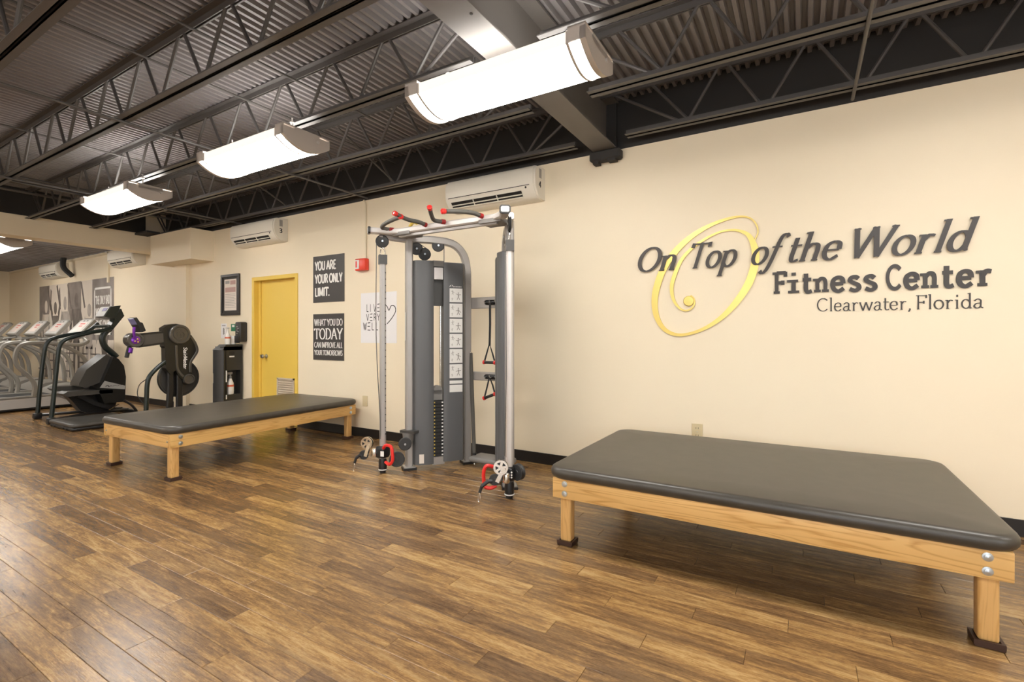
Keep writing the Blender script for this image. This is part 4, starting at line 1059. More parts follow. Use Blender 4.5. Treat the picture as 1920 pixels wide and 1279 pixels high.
# exercise placards on the left tower
for k in range(6):
    z1 = 1.622 - k * 0.138
    c = plan([(0.349, 0.088), (0.349, 0.0892), (0.470, 0.0892), (0.470, 0.088)], z1 - 0.125, z1, -1).obj('exercise_card', 'white_card', tr, 0)
    b = B()
    def put(a, q, d): 
        p = tw(0.349 + a * 0.121, 0.0892 + d, z1 - 0.125 + q * 0.125, -1); return p
    for cx, cy, sc in ((0.24, 0.72, 0.55), (0.68, 0.45, 0.9), (0.2, 0.22, 0.35)):
        rs = random.Random(k * 7 + int(cx * 100))
        body = [[(cx, cy + 0.16 * sc), (cx + rs.uniform(-.03, .03), cy - 0.06 * sc)], [(cx, cy + 0.1 * sc), (cx - 0.22 * sc, cy + rs.uniform(-.12, .2) * sc)], [(cx, cy + 0.1 * sc), (cx + 0.22 * sc, cy + rs.uniform(-.12, .2) * sc)],
                [(cx, cy - 0.06 * sc), (cx - 0.12 * sc, cy - 0.3 * sc)], [(cx, cy - 0.06 * sc), (cx + 0.12 * sc, cy - 0.3 * sc)], [(cx, cy + 0.2 * sc), (cx, cy + 0.29 * sc)]]
        for i, s in enumerate(body): ribbon(b, s, lambda dx, dy, t, i=i: (0.10 if i in (0, 5) else 0.05) * sc, put, 0.0006)
    b.obj('figure_print', 'ink_grey', c, 0)
for z0, z1 in ((0.757, 0.785), (0.68, 0.745)):
    plan([(0.349, 0.088), (0.349, 0.0892), (0.470, 0.0892), (0.470, 0.088)], z0, z1, -1).obj('exercise_card', 'white_card', tr, 0)
b = B()
def put(a, q, d): return tw(0.352 + a * 0.118, 0.088 + d, 1.632 + q * 0.02, -1)
ribbon(b, cur((0.0, 0.2), (0.05, 0.8), (0.18, 0.95), (0.22, 0.6), (0.1, 0.5)), lambda dx, dy, t: 0.05, put, 0.0008)
for q in range(6): ribbon(b, arc(0.30 + q * 0.12, 0.3, 0.045, 0.22, 40, 320, 8), lambda dx, dy, t: 0.04, put, 0.0008)
b.obj('maker_script', 'ink_white', tr, 0)
plan([(0.075, 0.078), (0.075, 0.0815), (0.115, 0.0905), (0.115, 0.087)], 0.06, 0.14, -1).obj('warning_sticker', 'notice_paper', tr, 0)
plan([(-0.037, 0.01), (-0.0385, 0.01), (-0.0385, 0.03), (-0.037, 0.03)], 1.15, 1.40, -1).obj('warning_sticker', 'white_card', tr, 0)
p = tw(0.0, 0.037, 1.3, 1)
B().obox((p[0] + 0.036, p[1] - 0.02, 1.33), (0.0015, 0.0, 0), (0.006, 0.012, 0), (0, 0, 0.075)).obj('warning_sticker', 'white_card', tr, 0)
# grey accessory cup on the left front post
f = Vector(tw(0.0, 0.0, 0, -1))
B().lathe(f + Vector((0.012, -0.02, 0.235)), (0, 0, 1), [(0.035, 0), (0.043, 0.02), (0.055, 0.10), (0.053, 0.10), (0.0, 0.09)], 18).obj('accessory_cup', 'grey_plastic', tr)
B().obox(f + Vector((0.03, -0.02, 0.345)), (0.075, 0.01, 0), (-0.005, 0.045, 0), (0, 0, 0.011)).obj('cup_lid', 'shroud_dark', tr, 0)
# rails between the towers, base and hooks
for z, hh in ((1.497, 0.052), (0.817, 0.040)):
    B().rbox(-2.74, -2.27, 3.735, 3.755, z - hh, z + hh, 0.004, 1).obj('rear_rail', 'frame_silver', tr)
    B().rbox(-2.52, -2.36, 3.715, 3.735, z - 0.022, z + 0.022, 0.018, 3).obj('hook_plate', 'black_plastic', tr)
    for x in (-2.50, -2.44, -2.38): B().tube([(x, 3.716, z), (x, 3.69, z - 0.004), (x, 3.675, z + 0.012)], 0.005, 8, 3).obj('hook', 'bolt', tr)
B().rbox(-2.62, -2.22, 3.60, 3.80, 0.045, 0.095, 0.02, 3).obj('base_plate', 'grey_plastic', tr)

def chrome_wheel(b, c, axis, r):
    a = Vector(axis).normalized()
    u = a.orthogonal().normalized(); v = a.cross(u)
    n, m = 40, 5
    # ring, hub and spokes, so the holes are real
    for rr0, rr1 in ((r * 0.72, r), (0.0001, r * 0.30)):
        vs_, fs = [], []
        for k in range(n):
            d = u * math.cos(2 * PI * k / n) + v * math.sin(2 * PI * k / n)
            for rad, h in ((rr0, -0.004), (rr1, -0.004), (rr1, 0.004), (rr0, 0.004)): vs_.append(Vector(c) + d * rad + a * h)
        for k in range(n):
            for q in range(4): fs.append((k * 4 + q, k * 4 + (q + 1) % 4, ((k + 1) % n) * 4 + (q + 1) % 4, ((k + 1) % n) * 4 + q))
        b.add(vs_, fs)
    for k in range(m):
        d = u * math.cos(2 * PI * k / m) + v * math.sin(2 * PI * k / m); e = a.cross(d)
        b.obox(Vector(c) + d * r * 0.51, d * r * 0.24, e * r * 0.17, a * 0.0035)
    return b
def slider(side):
    f = Vector(tw(-0.232, 0.02, 0, side))
    out = -DV[side]                                   # away from the tower
    q = NV[side]
    c = f + Vector((0, 0, 0.185))
    body = B().rbox(c.x - 0.05, c.x + 0.05, c.y - 0.05, c.y + 0.05, 0.130, 0.235, 0.025, 3).obj('carriage', 'black_plastic', tr)
    if side < 0:
        w1, w2, ax = Vector((-3.255, 2.99, 0.262)), Vector((-3.275, 2.97, 0.160)), Vector((0.35, -0.94, 0))
        lk = Vector((-3.20, 3.02, 0.178)); st = Vector((-3.325, 2.93, 0.135))
    else:
        w1, w2, ax = Vector((-1.845, 2.93, 0.262)), Vector((-1.885, 2.91, 0.172)), Vector((0.45, -0.89, 0))
        lk = Vector((-1.83, 2.98, 0.175)); st = Vector((-1.955, 2.85, 0.130))
    for k in (-0.013, 0.013): chrome_wheel(B(), w1 + ax * k, ax, 0.052).obj('cheek_plate', 'chrome', tr)
    pulley(B(), w1, ax, 0.044, 0.016).obj('pulley', 'pulley_nylon', tr)
    pulley(B(), w2, ax, 0.040, 0.02).obj('pulley', 'pulley_nylon', tr)
    d = (w2 - w1); e = ax.cross(d).normalized()
    for k in (-0.013, 0.013): B().obox((w1 + w2) / 2 + ax * k + e * 0.022, d * 0.55, e * 0.014, ax * 0.002).obj('cheek_bar', 'chrome', tr, 0)
    B().lathe(lk - Vector((0, 0, 0.035)), (0, 0, 1), [(0.022, 0), (0.025, 0.008), (0.025, 0.062), (0.02, 0.07), (0.0, 0.072)], 16).obj('swivel', 'chrome', tr)
    B().tube([lk, c], 0.022, 10).obj('swivel_arm', 'black_plastic', tr)
    B().tube([w2 + Vector((-0.012, -0.012, -0.01)), (w2 + st) / 2 + Vector((0, 0, 0.01)), st], 0.014, 10, 3).obj('cable_stop', 'black_plastic', tr)
    b2 = B().tube([st, st + Vector((-0.014, -0.006, -0.045))], 0.011, 10)
    b2.obj('strap', 'black_matte', tr)
    k0 = st + Vector((-0.016, -0.006, -0.045))
    ring = [k0 + Vector((0.010 * math.sin(t * 2 * PI / 16) * (1.0 if 4 < t < 12 else 0.8), -0.003, -0.034 + 0.036 * math.cos(t * 2 * PI / 16))) for t in range(16)]
    B().tube(ring, 0.0032, 8, 0, True).obj('carabiner', 'chrome', tr)
    # red loop of the height adjuster
    if side < 0:
        loop = [(-3.10, 3.03, 0.225), (-3.06, 3.02, 0.258), (-3.00, 3.02, 0.250), (-2.985, 3.02, 0.19), (-2.985, 3.02, 0.135), (-3.02, 3.02, 0.100), (-3.075, 3.03, 0.110)]
    else:
        loop = [(-1.93, 2.96, 0.245), (-1.965, 2.93, 0.255), (-1.985, 2.92, 0.215), (-1.985, 2.92, 0.150), (-1.975, 2.92, 0.105), (-1.94, 2.94, 0.095), (-1.91, 2.97, 0.11)]
    B().tube(loop, 0.0135, 10, 4).obj('adjuster_handle', 'red_plastic', tr)
    if side < 0:
        pulley(B(), (-2.965, 3.15, 0.255), (0.75, -0.66, 0), 0.056).obj('pulley', 'pulley_nylon', tr)
        pulley(B(), (-3.02, 3.11, 0.125), (0.75, -0.66, 0), 0.066).obj('pulley', 'pulley_nylon', tr)
        B().cyl((-2.957, 3.143, 0.255), (-2.950, 3.136, 0.255), 0.009, n=10).obj('axle_bolt', 'bolt', tr)
        B().obox((-3.085, 3.0, 0.185), (0.016, 0.004, 0), (0, 0.001, 0), (0, 0, 0.022)).obj('dial_label', 'white_card', tr, 0)
    else:
        pulley(B(), (-1.80, 3.09, 0.195), (-0.2, -0.98, 0), 0.060, 0.04).obj('pulley', 'pulley_nylon', tr)
        for k in range(3): B().cyl((-1.795, 2.995, 0.215 - k * 0.018), (-1.794, 2.99, 0.215 - k * 0.018), 0.006, n=8).obj('dial_dot', 'white_card', tr)
slider(-1); slider(1)

# handles hanging on the hooks and the bar leaning on the rails
def strap_handle(label, x, zt, zs, zh, tilt):
    t = thing('strap_handle', label, 'handle', (x, 3.69, zt), group='strap handles on the hooks')
    y = 3.688
    if zt - zs > 0.1: B().bar([(x, y, zt), (x + 0.002, y, (zt + zs) / 2), (x - 0.004, y, zs)], 0.020, 0.006, up=(0, 1, 0)).obj('strap', 'black_matte', t)
    a, c = Vector((x - 0.062, y, zh - tilt)), Vector((x + 0.055, y, zh + tilt))
    B().bar([a, (x - 0.045, y, zh - tilt + (zs - zh) * 0.35), (x - 0.005, y, zs + 0.02), (x + 0.03, y, zh + tilt + (zs - zh) * 0.5), c], 0.014, 0.006, up=(0, 1, 0)).obj('loop', 'black_matte', t)
    B().cyl(a, c, 0.014, n=12).obj('grip', 'black_plastic', t)
    for p, s in ((a, -1), (c, 1)):
        d = (c - a).normalized()
        B().cyl(p - d * 0.008, p + d * 0.008, 0.019, n=12).obj('grip_cap', 'red_plastic', t)
strap_handle('black strap handle with red ends hanging long from the upper hook', -2.44, 1.50, 1.10, 0.95, 0.0)
strap_handle('black strap handle with red ends on the lower hook, hanging tilted', -2.44, 0.825, 0.80, 0.645, 0.022)
lb = thing('weight_bar', 'slim black bar standing upright against the cable machine', 'bar', (-2.60, 3.69, 0))
q0, q1 = Vector((-2.60, 3.675, 0.016)), Vector((-2.68, 3.725, 1.03))
dd = (q1 - q0).normalized()
B().cyl(q0 + dd * 0.01, q1, 0.0175, n=14).obj('shaft', 'grey_grip', lb)
B().cyl(q0 + dd * 0.008, q0 + dd * 0.10, 0.0195, n=14).obj('rubber_sleeve', 'black_plastic', lb)
B().lathe(q1, dd, [(0.012, 0), (0.012, 0.006), (0.006, 0.01), (0.006, 0.03), (0, 0.034)], 12).obj('end_pin', 'chrome', lb)
B().lathe(q0, dd, [(0.004, -0.014), (0.012, -0.008), (0.012, 0.01)], 12).obj('end_ball', 'chrome', lb)

# ================================================================ WIPES STAND AND THINGS BY THE DOOR
st = thing('wipes_stand', 'tall black gym wipes stand with bin against the wall left of the door', 'stand', (-7.05, 3.88, 0))
sx0, sx1, sy0, sy1, sz = -7.19, -6.93, 3.74, 4.03, 1.065
# carcass with an open niche on the right face
b = B()
b.box(sx0 + 0.02, sx1 - 0.10, sy0 + 0.04, sy1, 0, sz - 0.03)
b.box(sx1 - 0.10, sx1, sy0 + 0.03, sy0 + 0.075, 0, sz - 0.03)
b.box(sx1 - 0.10, sx1, sy1 - 0.03, sy1, 0, sz - 0.03)
b.box(sx1 - 0.10, sx1, sy0 + 0.075, sy1 - 0.03, 0.70, sz - 0.03)
b.box(sx1 - 0.10, sx1, sy0 + 0.075, sy1 - 0.03, 0, 0.36)
b.obj('cabinet', 'bin_charcoal', st, 0)
# bowed front with its waste opening
fr_ = []
for k in range(9):
    a = PI * k / 8
    fr_.append((-7.06 - 0.13 * math.cos(a), 3.79 - 0.075 * math.sin(a)))
fr_ += [(-6.93, 3.80), (-7.19, 3.80)]
B().prism(fr_, 'z', 0.0, 0.52).obj('bin_front', 'bin_side', st, 40)
B().prism(fr_, 'z', 0.66, 0.99).obj('bin_front', 'bin_side', st, 40)
B().prism([(x, y) for x, y in fr_[3:]], 'z', 0.52, 0.66).obj('bin_front', 'bin_side', st, 40)
B().box(-7.185, -7.08, 3.78, 3.80, 0.52, 0.66).obj('waste_opening', 'ink_black', st, 0)
B().add([(-7.19, 3.75, 0.985), (-6.93, 3.75, 0.985), (-6.93, 4.03, 0.985), (-7.19, 4.03, 0.985), (-7.10, 3.80, sz), (-6.93, 3.80, sz), (-6.93, 4.03, sz), (-7.10, 4.03, sz)],
        [(0, 3, 2, 1), (4, 5, 6, 7), (0, 1, 5, 4), (1, 2, 6, 5), (2, 3, 7, 6), (3, 0, 4, 7)]).obj('sloped_top', 'bin_charcoal', st, 0)
B().box(-6.93, -6.929, 3.845, 3.915, 0.885, 0.905).obj('label_strip', 'white_card', st, 0)
B().box(-6.93, -6.929, 3.845, 3.915, 0.925, 0.965).obj('dispenser_slot', 'ink_black', st, 0)
B().box(-6.93, -6.922, sy0 + 0.055, sy0 + 0.068, 0.54, 0.70).box(-6.93, -6.922, sy0 + 0.055, sy0 + 0.068, 0.30, 0.36).obj('edge_trim', 'white_card', st, 0)
def spray(label, x, y, z, s, cap):
    t = thing('spray_bottle', label, 'bottle', (x, y, z))
    B().lathe((x, y, z), (0, 0, 1), [(0.034 * s, 0.001), (0.036 * s, 0.01), (0.036 * s, 0.10 * s), (0.034 * s, 0.125 * s), (0.016 * s, 0.17 * s), (0.014 * s, 0.18 * s), (0, 0.18 * s)], 18).obj('bottle', 'bottle_white', t)
    B().lathe((x, y, z + 0.03 * s), (0, 0, 1), [(0.0355 * s, 0), (0.0372 * s, 0.001), (0.0372 * s, 0.07 * s), (0.0355 * s, 0.071 * s)], 18).obj('label_band', 'white_card', t)
    B().lathe((x, y, z + 0.085 * s), (0, 0, 1), [(0.0365 * s, 0), (0.0380 * s, 0.001), (0.0380 * s, 0.022 * s), (0.0365 * s, 0.023 * s)], 18).obj('colour_band', 'orange_label', t)
    h = B().lathe((x, y, z + 0.178 * s), (0, 0, 1), [(0.016 * s, 0), (0.016 * s, 0.025 * s), (0.009 * s, 0.03 * s), (0.009 * s, 0.05 * s)], 12)
    h.rbox(x - 0.014 * s, x + 0.014 * s, y - 0.045 * s, y + 0.02 * s, z + 0.225 * s, z + 0.25 * s, 0.004)
    h.tube([(x, y - 0.03 * s, z + 0.225 * s), (x, y - 0.04 * s, z + 0.20 * s), (x, y - 0.035 * s, z + 0.18 * s)], 0.005 * s, 8)
    h.obj('trigger_head', cap, t)
spray('white spray bottle with red band in the niche of the wipes stand', -6.98, 3.885, 0.36, 1.25, 'grey_plastic')
spray('white spray bottle with orange label standing on the wipes stand', -7.0, 3.86, sz, 0.98, 'bottle_white')
tub = thing('wipes_tub', 'small white wipes tub with pale orange label beside the spray bottle', 'tub', (-7.015, 3.945, sz))
B().lathe((-7.015, 3.945, sz), (0, 0, 1), [(0.034, 0.001), (0.036, 0.008), (0.036, 0.115), (0.033, 0.12), (0.0, 0.122)], 18).obj('tub', 'bottle_white', tub)
B().lathe((-7.015, 3.945, sz + 0.02), (0, 0, 1), [(0.0355, 0), (0.037, 0.001), (0.037, 0.06), (0.0355, 0.061)], 18).obj('label_band', 'notice_paper', tub)
pn = thing('paper_notice', 'small white paper notice taped above the wipes stand', 'notice', (-7.45, WY, 1.15))
B().box(-7.52, -7.37, WY - 0.002, WY - 0.0005, 1.15, 1.37).obj('sheet', 'paper_white', pn, 0)
b = B().box(-7.49, -7.40, WY - 0.003, WY - 0.002, 1.33, 1.345)
for z in (1.285, 1.255, 1.225): b.lathe((-7.445, WY - 0.002, z), (0, -1, 0), [(0.022, 0), (0.022, 0.001), (0.0, 0.001)], 12)
b.obj('print_marks', 'ink_grey', pn, 0)
gs = thing('green_sign', 'small green and white hand sanitizer sign above the wipes stand', 'sign', (-7.12, WY, 1.26))
B().box(-7.25, -6.99, WY - 0.004, WY - 0.0005, 1.255, 1.36).obj('sign_plate', 'green_label', gs, 0)
B().box(-7.22, -7.16, WY - 0.005, WY - 0.004, 1.315, 1.345).box(-7.13, -7.02, WY - 0.005, WY - 0.004, 1.325, 1.335).obj('print_marks', 'ink_white', gs, 0)
ds = thing('soap_dispenser', 'black hand sanitizer dispenser on the wall beside the door frame', 'dispenser', (-6.88, WY, 1.09))
B().rbox(-6.965, -6.835, WY - 0.11, WY - 0.001, 1.10, 1.385, 0.02, 3).obj('housing', 'bin_charcoal', ds)
B().rbox(-6.955, -6.845, WY - 0.125, WY - 0.10, 1.085, 1.19, 0.01, 2).obj('push_lever', 'black_plastic', ds)
b = B()
for k in range(5): b.box(-6.93 + (k % 2) * 0.02, -6.89 + (k % 2) * 0.03, WY - 0.1115, WY - 0.11, 1.215 + k * 0.024, 1.225 + k * 0.024)
b.obj('print_marks', 'ink_grey', ds, 0)
tag(B().tube([(-7.19, 3.90, 0.36), (-7.23, 3.92, 0.20), (-7.31, 3.97, 0.05), (-7.34, 3.98, 0.012)], 0.005, 6, 4).obj('power_cord', 'black_matte'), 'thin black cord hanging down left of the wipes stand', 'cord')

# ================================================================ UPPER BODY ERGOMETER (seen from its right side)
ub = thing('arm_ergometer', 'black upper body ergometer with spoked flywheel beside the wipes stand', 'exercise machine', (-7.40, 3.40, 0))
UXA, UXB = -7.45, -7.35
BODY = [(3.203, 1.292), (3.268, 1.337), (3.358, 1.351), (3.45, 1.333), (3.52, 1.284), (3.544, 1.181), (3.603, 1.091), (3.646, 0.986), (3.628, 0.922), (3.544, 0.81), (3.532, 0.695), (3.591, 0.614), (3.508, 0.506), (3.45, 0.574), (3.381, 0.655), (3.358, 0.719), (3.291, 0.661), (3.235, 0.751), (3.23, 1.022), (3.213, 1.047)]
B().prism(BODY, 'x', UXA - 0.02, UXB).obj('column_housing', 'ube_body', ub, 0)
for p in ([(3.532, 1.194), (3.575, 1.13), (3.610, 1.065), (3.628, 0.974), (3.585, 0.89), (3.544, 0.823), (3.535, 0.74), (3.538, 0.68)], [(3.358, 1.057), (3.365, 0.90), (3.375, 0.743), (3.41, 0.67), (3.45, 0.625)]):
    B().bar([(UXB + 0.004, y, z) for y, z in p], 0.030, 0.016, up=(1, 0, 0), smooth=4, c=0.004).obj('edge_strip', 'ube_strip', ub)
def disc(b, y, z, r, x0, x1):
    return b.lathe((x0, y, z), (1, 0, 0), [(r * 0.96, 0), (r, 0.006), (r, x1 - x0 - 0.008), (r * 0.93, x1 - x0), (r * 0.78, x1 - x0), (r * 0.74, x1 - x0 - 0.010), (0.0, x1 - x0 - 0.010)], 28)
sh = disc(B(), 3.398, 1.207, 0.132, UXA, UXB + 0.035).obj('shoulder_disc', 'ube_strip', ub)
spl = [(UXB + 0.030, 3.398 + r * math.cos(a), 1.207 + r * math.sin(a)) for r, a in [(0.012 + 0.075 * k / 30, -k * 0.36) for k in range(31)]]
B().bar(spl, 0.016, 0.010, up=(1, 0, 0)).obj('spiral_badge', 'ube_strip', sh)
B().prism([(2.90, 1.215), (3.26, 1.252), (3.26, 1.082), (2.93, 1.035)], 'x', UXA, UXB - 0.01).obj('arm', 'ube_body', ub, 0)
B().prism([(2.95, 1.196), (3.25, 1.226), (3.25, 1.108), (2.97, 1.066)], 'x', UXB - 0.011, UXB - 0.004).obj('arm_cover', 'ube_arm', ub, 0)
cd = disc(B(), 2.885, 1.133, 0.092, UXA - 0.02, UXB + 0.02).obj('crank_disc', 'ube_strip', ub)
B().lathe((UXB + 0.012, 2.885, 1.133), (1, 0, 0), [(0.05, 0), (0.05, 0.004), (0.035, 0.012), (0.0, 0.014)], 18).obj('crank_hub', 'purple_glint', cd)
for y, z in ((2.90, 1.145), (2.872, 1.12), (2.905, 1.11)): B().ball((UXB + 0.028, y, z), 0.010, 8).obj('hub_light', 'yellow_tag', cd)
B().tube([(UXB + 0.03, 2.865, 1.15), (UXB + 0.05, 2.85, 1.24), (UXB + 0.05, 2.855, 1.30)], 0.016, 10, 3).obj('crank_arm', 'purple_glint', ub)
B().tube([(UXB - 0.06, 2.855, 1.08), (UXB - 0.04, 2.825, 1.0), (UXB - 0.02, 2.80, 0.915)], 0.024, 10, 3).obj('hand_grip', 'black_plastic', ub)
B().tube([(UXB - 0.03, 2.85, 1.03), (UXB - 0.02, 2.835, 0.97)], 0.026, 10).obj('grip_band', 'purple_glint', ub)
co = B().prism([(2.86, 1.411), (2.89, 1.424), (2.991, 1.254), (2.95, 1.232)], 'x', UXA - 0.06, UXB + 0.03).obj('console', 'black_plastic', ub, 0)
B().prism([(2.925, 1.375), (2.975, 1.355), (3.01, 1.26), (2.985, 1.25)], 'x', UXA - 0.01, UXB - 0.02).obj('console_back', 'ube_body', co, 0)
B().prism([(2.858, 1.405), (2.861, 1.409), (2.952, 1.25), (2.948, 1.247)], 'x', UXA - 0.045, UXB + 0.015).obj('screen', 'lcd_blue', co, 0)
# flywheel with rim, disc and pale print
fw = B().lathe((UXA - 0.075, 3.461, 0.60), (1, 0, 0), [(0.235, 0), (0.262, 0.006), (0.265, 0.03), (0.258, 0.044), (0.235, 0.046), (0.228, 0.038), (0.10, 0.034), (0.09, 0.04), (0.0, 0.04)], 40).obj('flywheel', 'ube_body', ub)
B().lathe((UXA - 0.031, 3.461, 0.60), (1, 0, 0), [(0.240, 0), (0.2575, 0.0006), (0.2575, 0.003), (0.240, 0.003), (0.238, 0.001)], 40).obj('rim_band', 'ube_strip', fw)
b = B()
for a0 in (25, 60, -10, -75, -110, 205):
    for k in range(4):
        a = math.radians(a0 + k * 6)
        b.obox((UXA - 0.0365, 3.461 + 0.185 * math.cos(a), 0.60 + 0.185 * math.sin(a)), (0.001, 0, 0), (0, 0.006 * -math.sin(a), 0.006 * math.cos(a)), (0, 0.018 * math.cos(a), 0.018 * math.sin(a)))
b.obj('rim_print', 'notice_paper', fw, 0)
disc(B(), 3.52, 0.585, 0.070, UXA, UXB + 0.02).obj('lower_disc', 'ube_strip', ub)
b = B(); flat_text(b, 'StairMaster', (UXB + 0.0002, 3.452, 1.03), (0, 0, -1), (0, 1, 0), 0.30, 0.046, 0.19, 0.14, slant=0.15, out=(1, 0, 0)); b.obj('lettering', 'ink_white', ub, 0)
for y0_, y1_ in ((3.31, 3.285), (3.42, 3.42)):
    B().bar([(-7.40, y0_, 0.75), (-7.40, y0_, 0.44), (-7.40, y1_, 0.04)], 0.055, 0.075, up=(0, 1, 0), c=0.012).obj('strut', 'black_plastic', ub)
B().rbox(-7.47, -7.33, 2.98, 3.92, 0.012, 0.065, 0.012, 2).obj('base_beam', 'black_plastic', ub)
for y, w_ in ((3.02, 0.27), (3.88, 0.15)): B().rbox(-7.40 - w_, -7.40 + w_, y - 0.035, y + 0.035, 0.001, 0.05, 0.012, 2).obj('cross_foot', 'black_plastic', ub)
B().tube([(-7.38, 3.26, 0.855), (-7.38, 3.16, 0.775), (-7.38, 3.06, 0.66), (-7.38, 3.03, 0.55), (-7.38, 3.022, 0.36), (-7.38, 3.012, 0.05)], 0.027, 12, 4).obj('front_post', 'stepper_green', ub)
B().tube([(-7.35, 3.04, 0.14), (-7.34, 3.01, 0.10), (-7.34, 3.0, 0.05)], 0.018, 8).obj('post_guard', 'frame_light', ub)
B().tube([(-7.38, 3.02, 0.62), (-7.40, 2.95, 0.55), (-7.40, 2.93, 0.42), (-7.39, 2.99, 0.30)], 0.005, 6, 5).obj('cable', 'black_matte', ub)

tag(pillow(B(), -8.50, -7.72, 2.36, 3.06, 0.045, 0.092, 0.06, 0.002).obj('step_deck_top', 'stepper_grey', None, 50), 'flat dark step platform on the floor between stair climber and mat table', 'platform')
sp = bpy.data.objects['step_deck_top']; sp.name = 'step_platform'
bpy_b = pillow(B(), -8.49, -7.73, 2.37, 3.05, 0.001, 0.05, 0.05, 0.0)
bpy_b.obj('base_skirt', 'black_plastic', sp, 50)
for x in (-8.40, -8.30, -8.0, -7.9): B().rbox(x - 0.02, x + 0.02, 2.362, 2.372, 0.012, 0.034, 0.003, 1).obj('vent_slot', 'ink_black', sp)

# ================================================================ STAIR CLIMBER
sc = thing('stair_climber', 'black stair climber with tall green-black handrails left of the step platform', 'exercise machine', (-9.05, 2.9, 0))
RR = [(2.45, 0.03), (2.478, 0.372), (2.517, 0.868), (2.539, 1.044), (2.59, 1.125), (2.706, 1.177), (2.899, 1.238), (3.012, 1.262), (3.12, 1.30)]
B().tube([(-8.70, y, z) for y, z in RR], 0.026, 12, 5).obj('handrail', 'stepper_green', sc)
RL = [(2.501, 0.03), (2.53, 0.476), (2.57, 0.91), (2.6, 1.066), (2.665, 1.144), (2.836, 1.199), (3.014, 1.232), (3.106, 1.282), (3.2, 1.38)]
B().tube([(-9.40, y, z) for y, z in RL], 0.026, 12, 5).obj('handrail', 'stepper_green', sc)
for x, y in ((-8.70, 2.45), (-9.40, 2.50)): B().rbox(x - 0.042, x + 0.042, y - 0.045, y + 0.045, 0.001, 0.085, 0.012, 2).obj('rail_foot', 'black_plastic', sc)
B().tube([(-8.70, 3.10, 1.295), (-8.9, 3.16, 1.33), (-9.2, 3.16, 1.33), (-9.40, 3.16, 1.33)], 0.024, 10, 4).obj('cross_bar', 'stepper_green', sc)
B().prism([(3.10, 1.47), (3.175, 1.62), (3.30, 1.645), (3.235, 1.44)], 'x', -9.22, -8.88).obj('console', 'stepper_green', sc, 0)
B().add([(-9.20, 3.098, 1.475), (-8.90, 3.098, 1.475), (-8.90, 3.172, 1.622), (-9.20, 3.172, 1.622), (-9.20, 3.095, 1.478), (-8.90, 3.095, 1.478), (-8.90, 3.169, 1.625), (-9.20, 3.169, 1.625)],
        [(0, 1, 2, 3), (7, 6, 5, 4), (0, 4, 5, 1), (1, 5, 6, 2), (2, 6, 7, 3), (3, 7, 4, 0)]).obj('console_face', 'stepper_panel', sc, 0)
B().obox((-9.0, 3.146, 1.58), (0.07, 0, 0), (0, 0.012, 0.024), (0, -0.004, 0.002)).obj('display', 'lcd_blue', sc, 0)
B().prism([(3.16, 1.256), (3.33, 1.60), (3.37, 1.49), (3.20, 1.24)], 'x', -9.12, -8.95).obj('console_arm', 'stepper_green', sc, 0)
B().tube([(-9.03, 3.21, 1.30), (-9.03, 3.15, 1.22), (-9.03, 3.125, 1.13), (-9.03, 3.16, 1.02), (-9.03, 3.25, 0.92), (-9.03, 3.30, 0.86)], 0.042, 12, 5).obj('neck', 'stepper_green', sc)
B().prism([(2.79, 0.506), (2.875, 0.70), (3.102, 0.906), (3.20, 0.86), (3.22, 0.822), (3.025, 0.501), (2.862, 0.438), (2.79, 0.468)], 'x', -9.16, -8.84).obj('front_shell', 'stepper_grey', sc, 25)
B().prism([(3.16, 0.88), (3.22, 0.842), (3.288, 0.738), (3.312, 0.574), (3.30, 0.20), (3.05, 0.20), (2.987, 0.379), (3.025, 0.501)], 'x', -9.26, -8.74).obj('side_housing', 'ube_body', sc, 25)
B().prism([(3.05, 0.53), (3.300, 0.438), (3.295, 0.385), (2.992, 0.434)], 'x', -8.739, -8.733).obj('silver_panel', 'stepper_panel', sc, 0)
b = B()
def put(a, q, d): return (-8.733 + d, 3.06 + a * 0.20, 0.42 + q * 0.05)
ribbon(b, cur((0.0, 0.5), (0.12, 0.9), (0.2, 0.4), (0.3, 0.7), (0.42, 0.5), (0.55, 0.7), (0.7, 0.55), (0.85, 0.7), (1.0, 0.62)), lambda dx, dy, t: 0.06, put, 0.001)
b.obj('maker_script', 'ink_black', sc, 0)
for x, dz in ((-8.86, 0.0), (-9.24, 0.05)):
    pd = B().prism([(2.59, 0.385 + dz), (2.636, 0.414 + dz), (3.15, 0.392 + dz), (3.15, 0.345 + dz), (2.671, 0.346 + dz), (2.625, 0.346 + dz)], 'x', x - 0.12, x + 0.12).obj('pedal', 'stepper_grey', sc, 0)
    B().bar([(x, 2.78, 0.35 + dz), (x, 2.98, 0.20), (x, 3.16, 0.12)], 0.07, 0.06, up=(0, 0, 1)).obj('pedal_arm', 'black_plastic', sc, 0)
B().prism([(2.706, 0.317), (3.076, 0.307), (3.288, 0.236), (3.247, 0.06), (2.999, 0.03), (2.85, 0.10), (2.754, 0.251)], 'x', -9.14, -8.96).obj('drive_frame', 'black_plastic', sc, 0)
for x, y in ((-8.70, 2.45), (-9.40, 2.50)): B().tube([(x, y + 0.03, 0.05), (x * 0.4 - 9.05 * 0.6, 2.90, 0.06), (x * 0.3 - 9.05 * 0.7, 3.42, 0.05)], 0.022, 10).obj('base_rail', 'black_plastic', sc)
B().rbox(-9.38, -8.72, 3.40, 3.46, 0.002, 0.06, 0.015, 2).obj('front_foot', 'black_plastic', sc)
B().tube([(-8.72, 3.28, 0.22), (-8.70, 3.36, 0.15), (-8.70, 3.43, 0.05)], 0.018, 8, 4).obj('brace', 'black_plastic', sc)
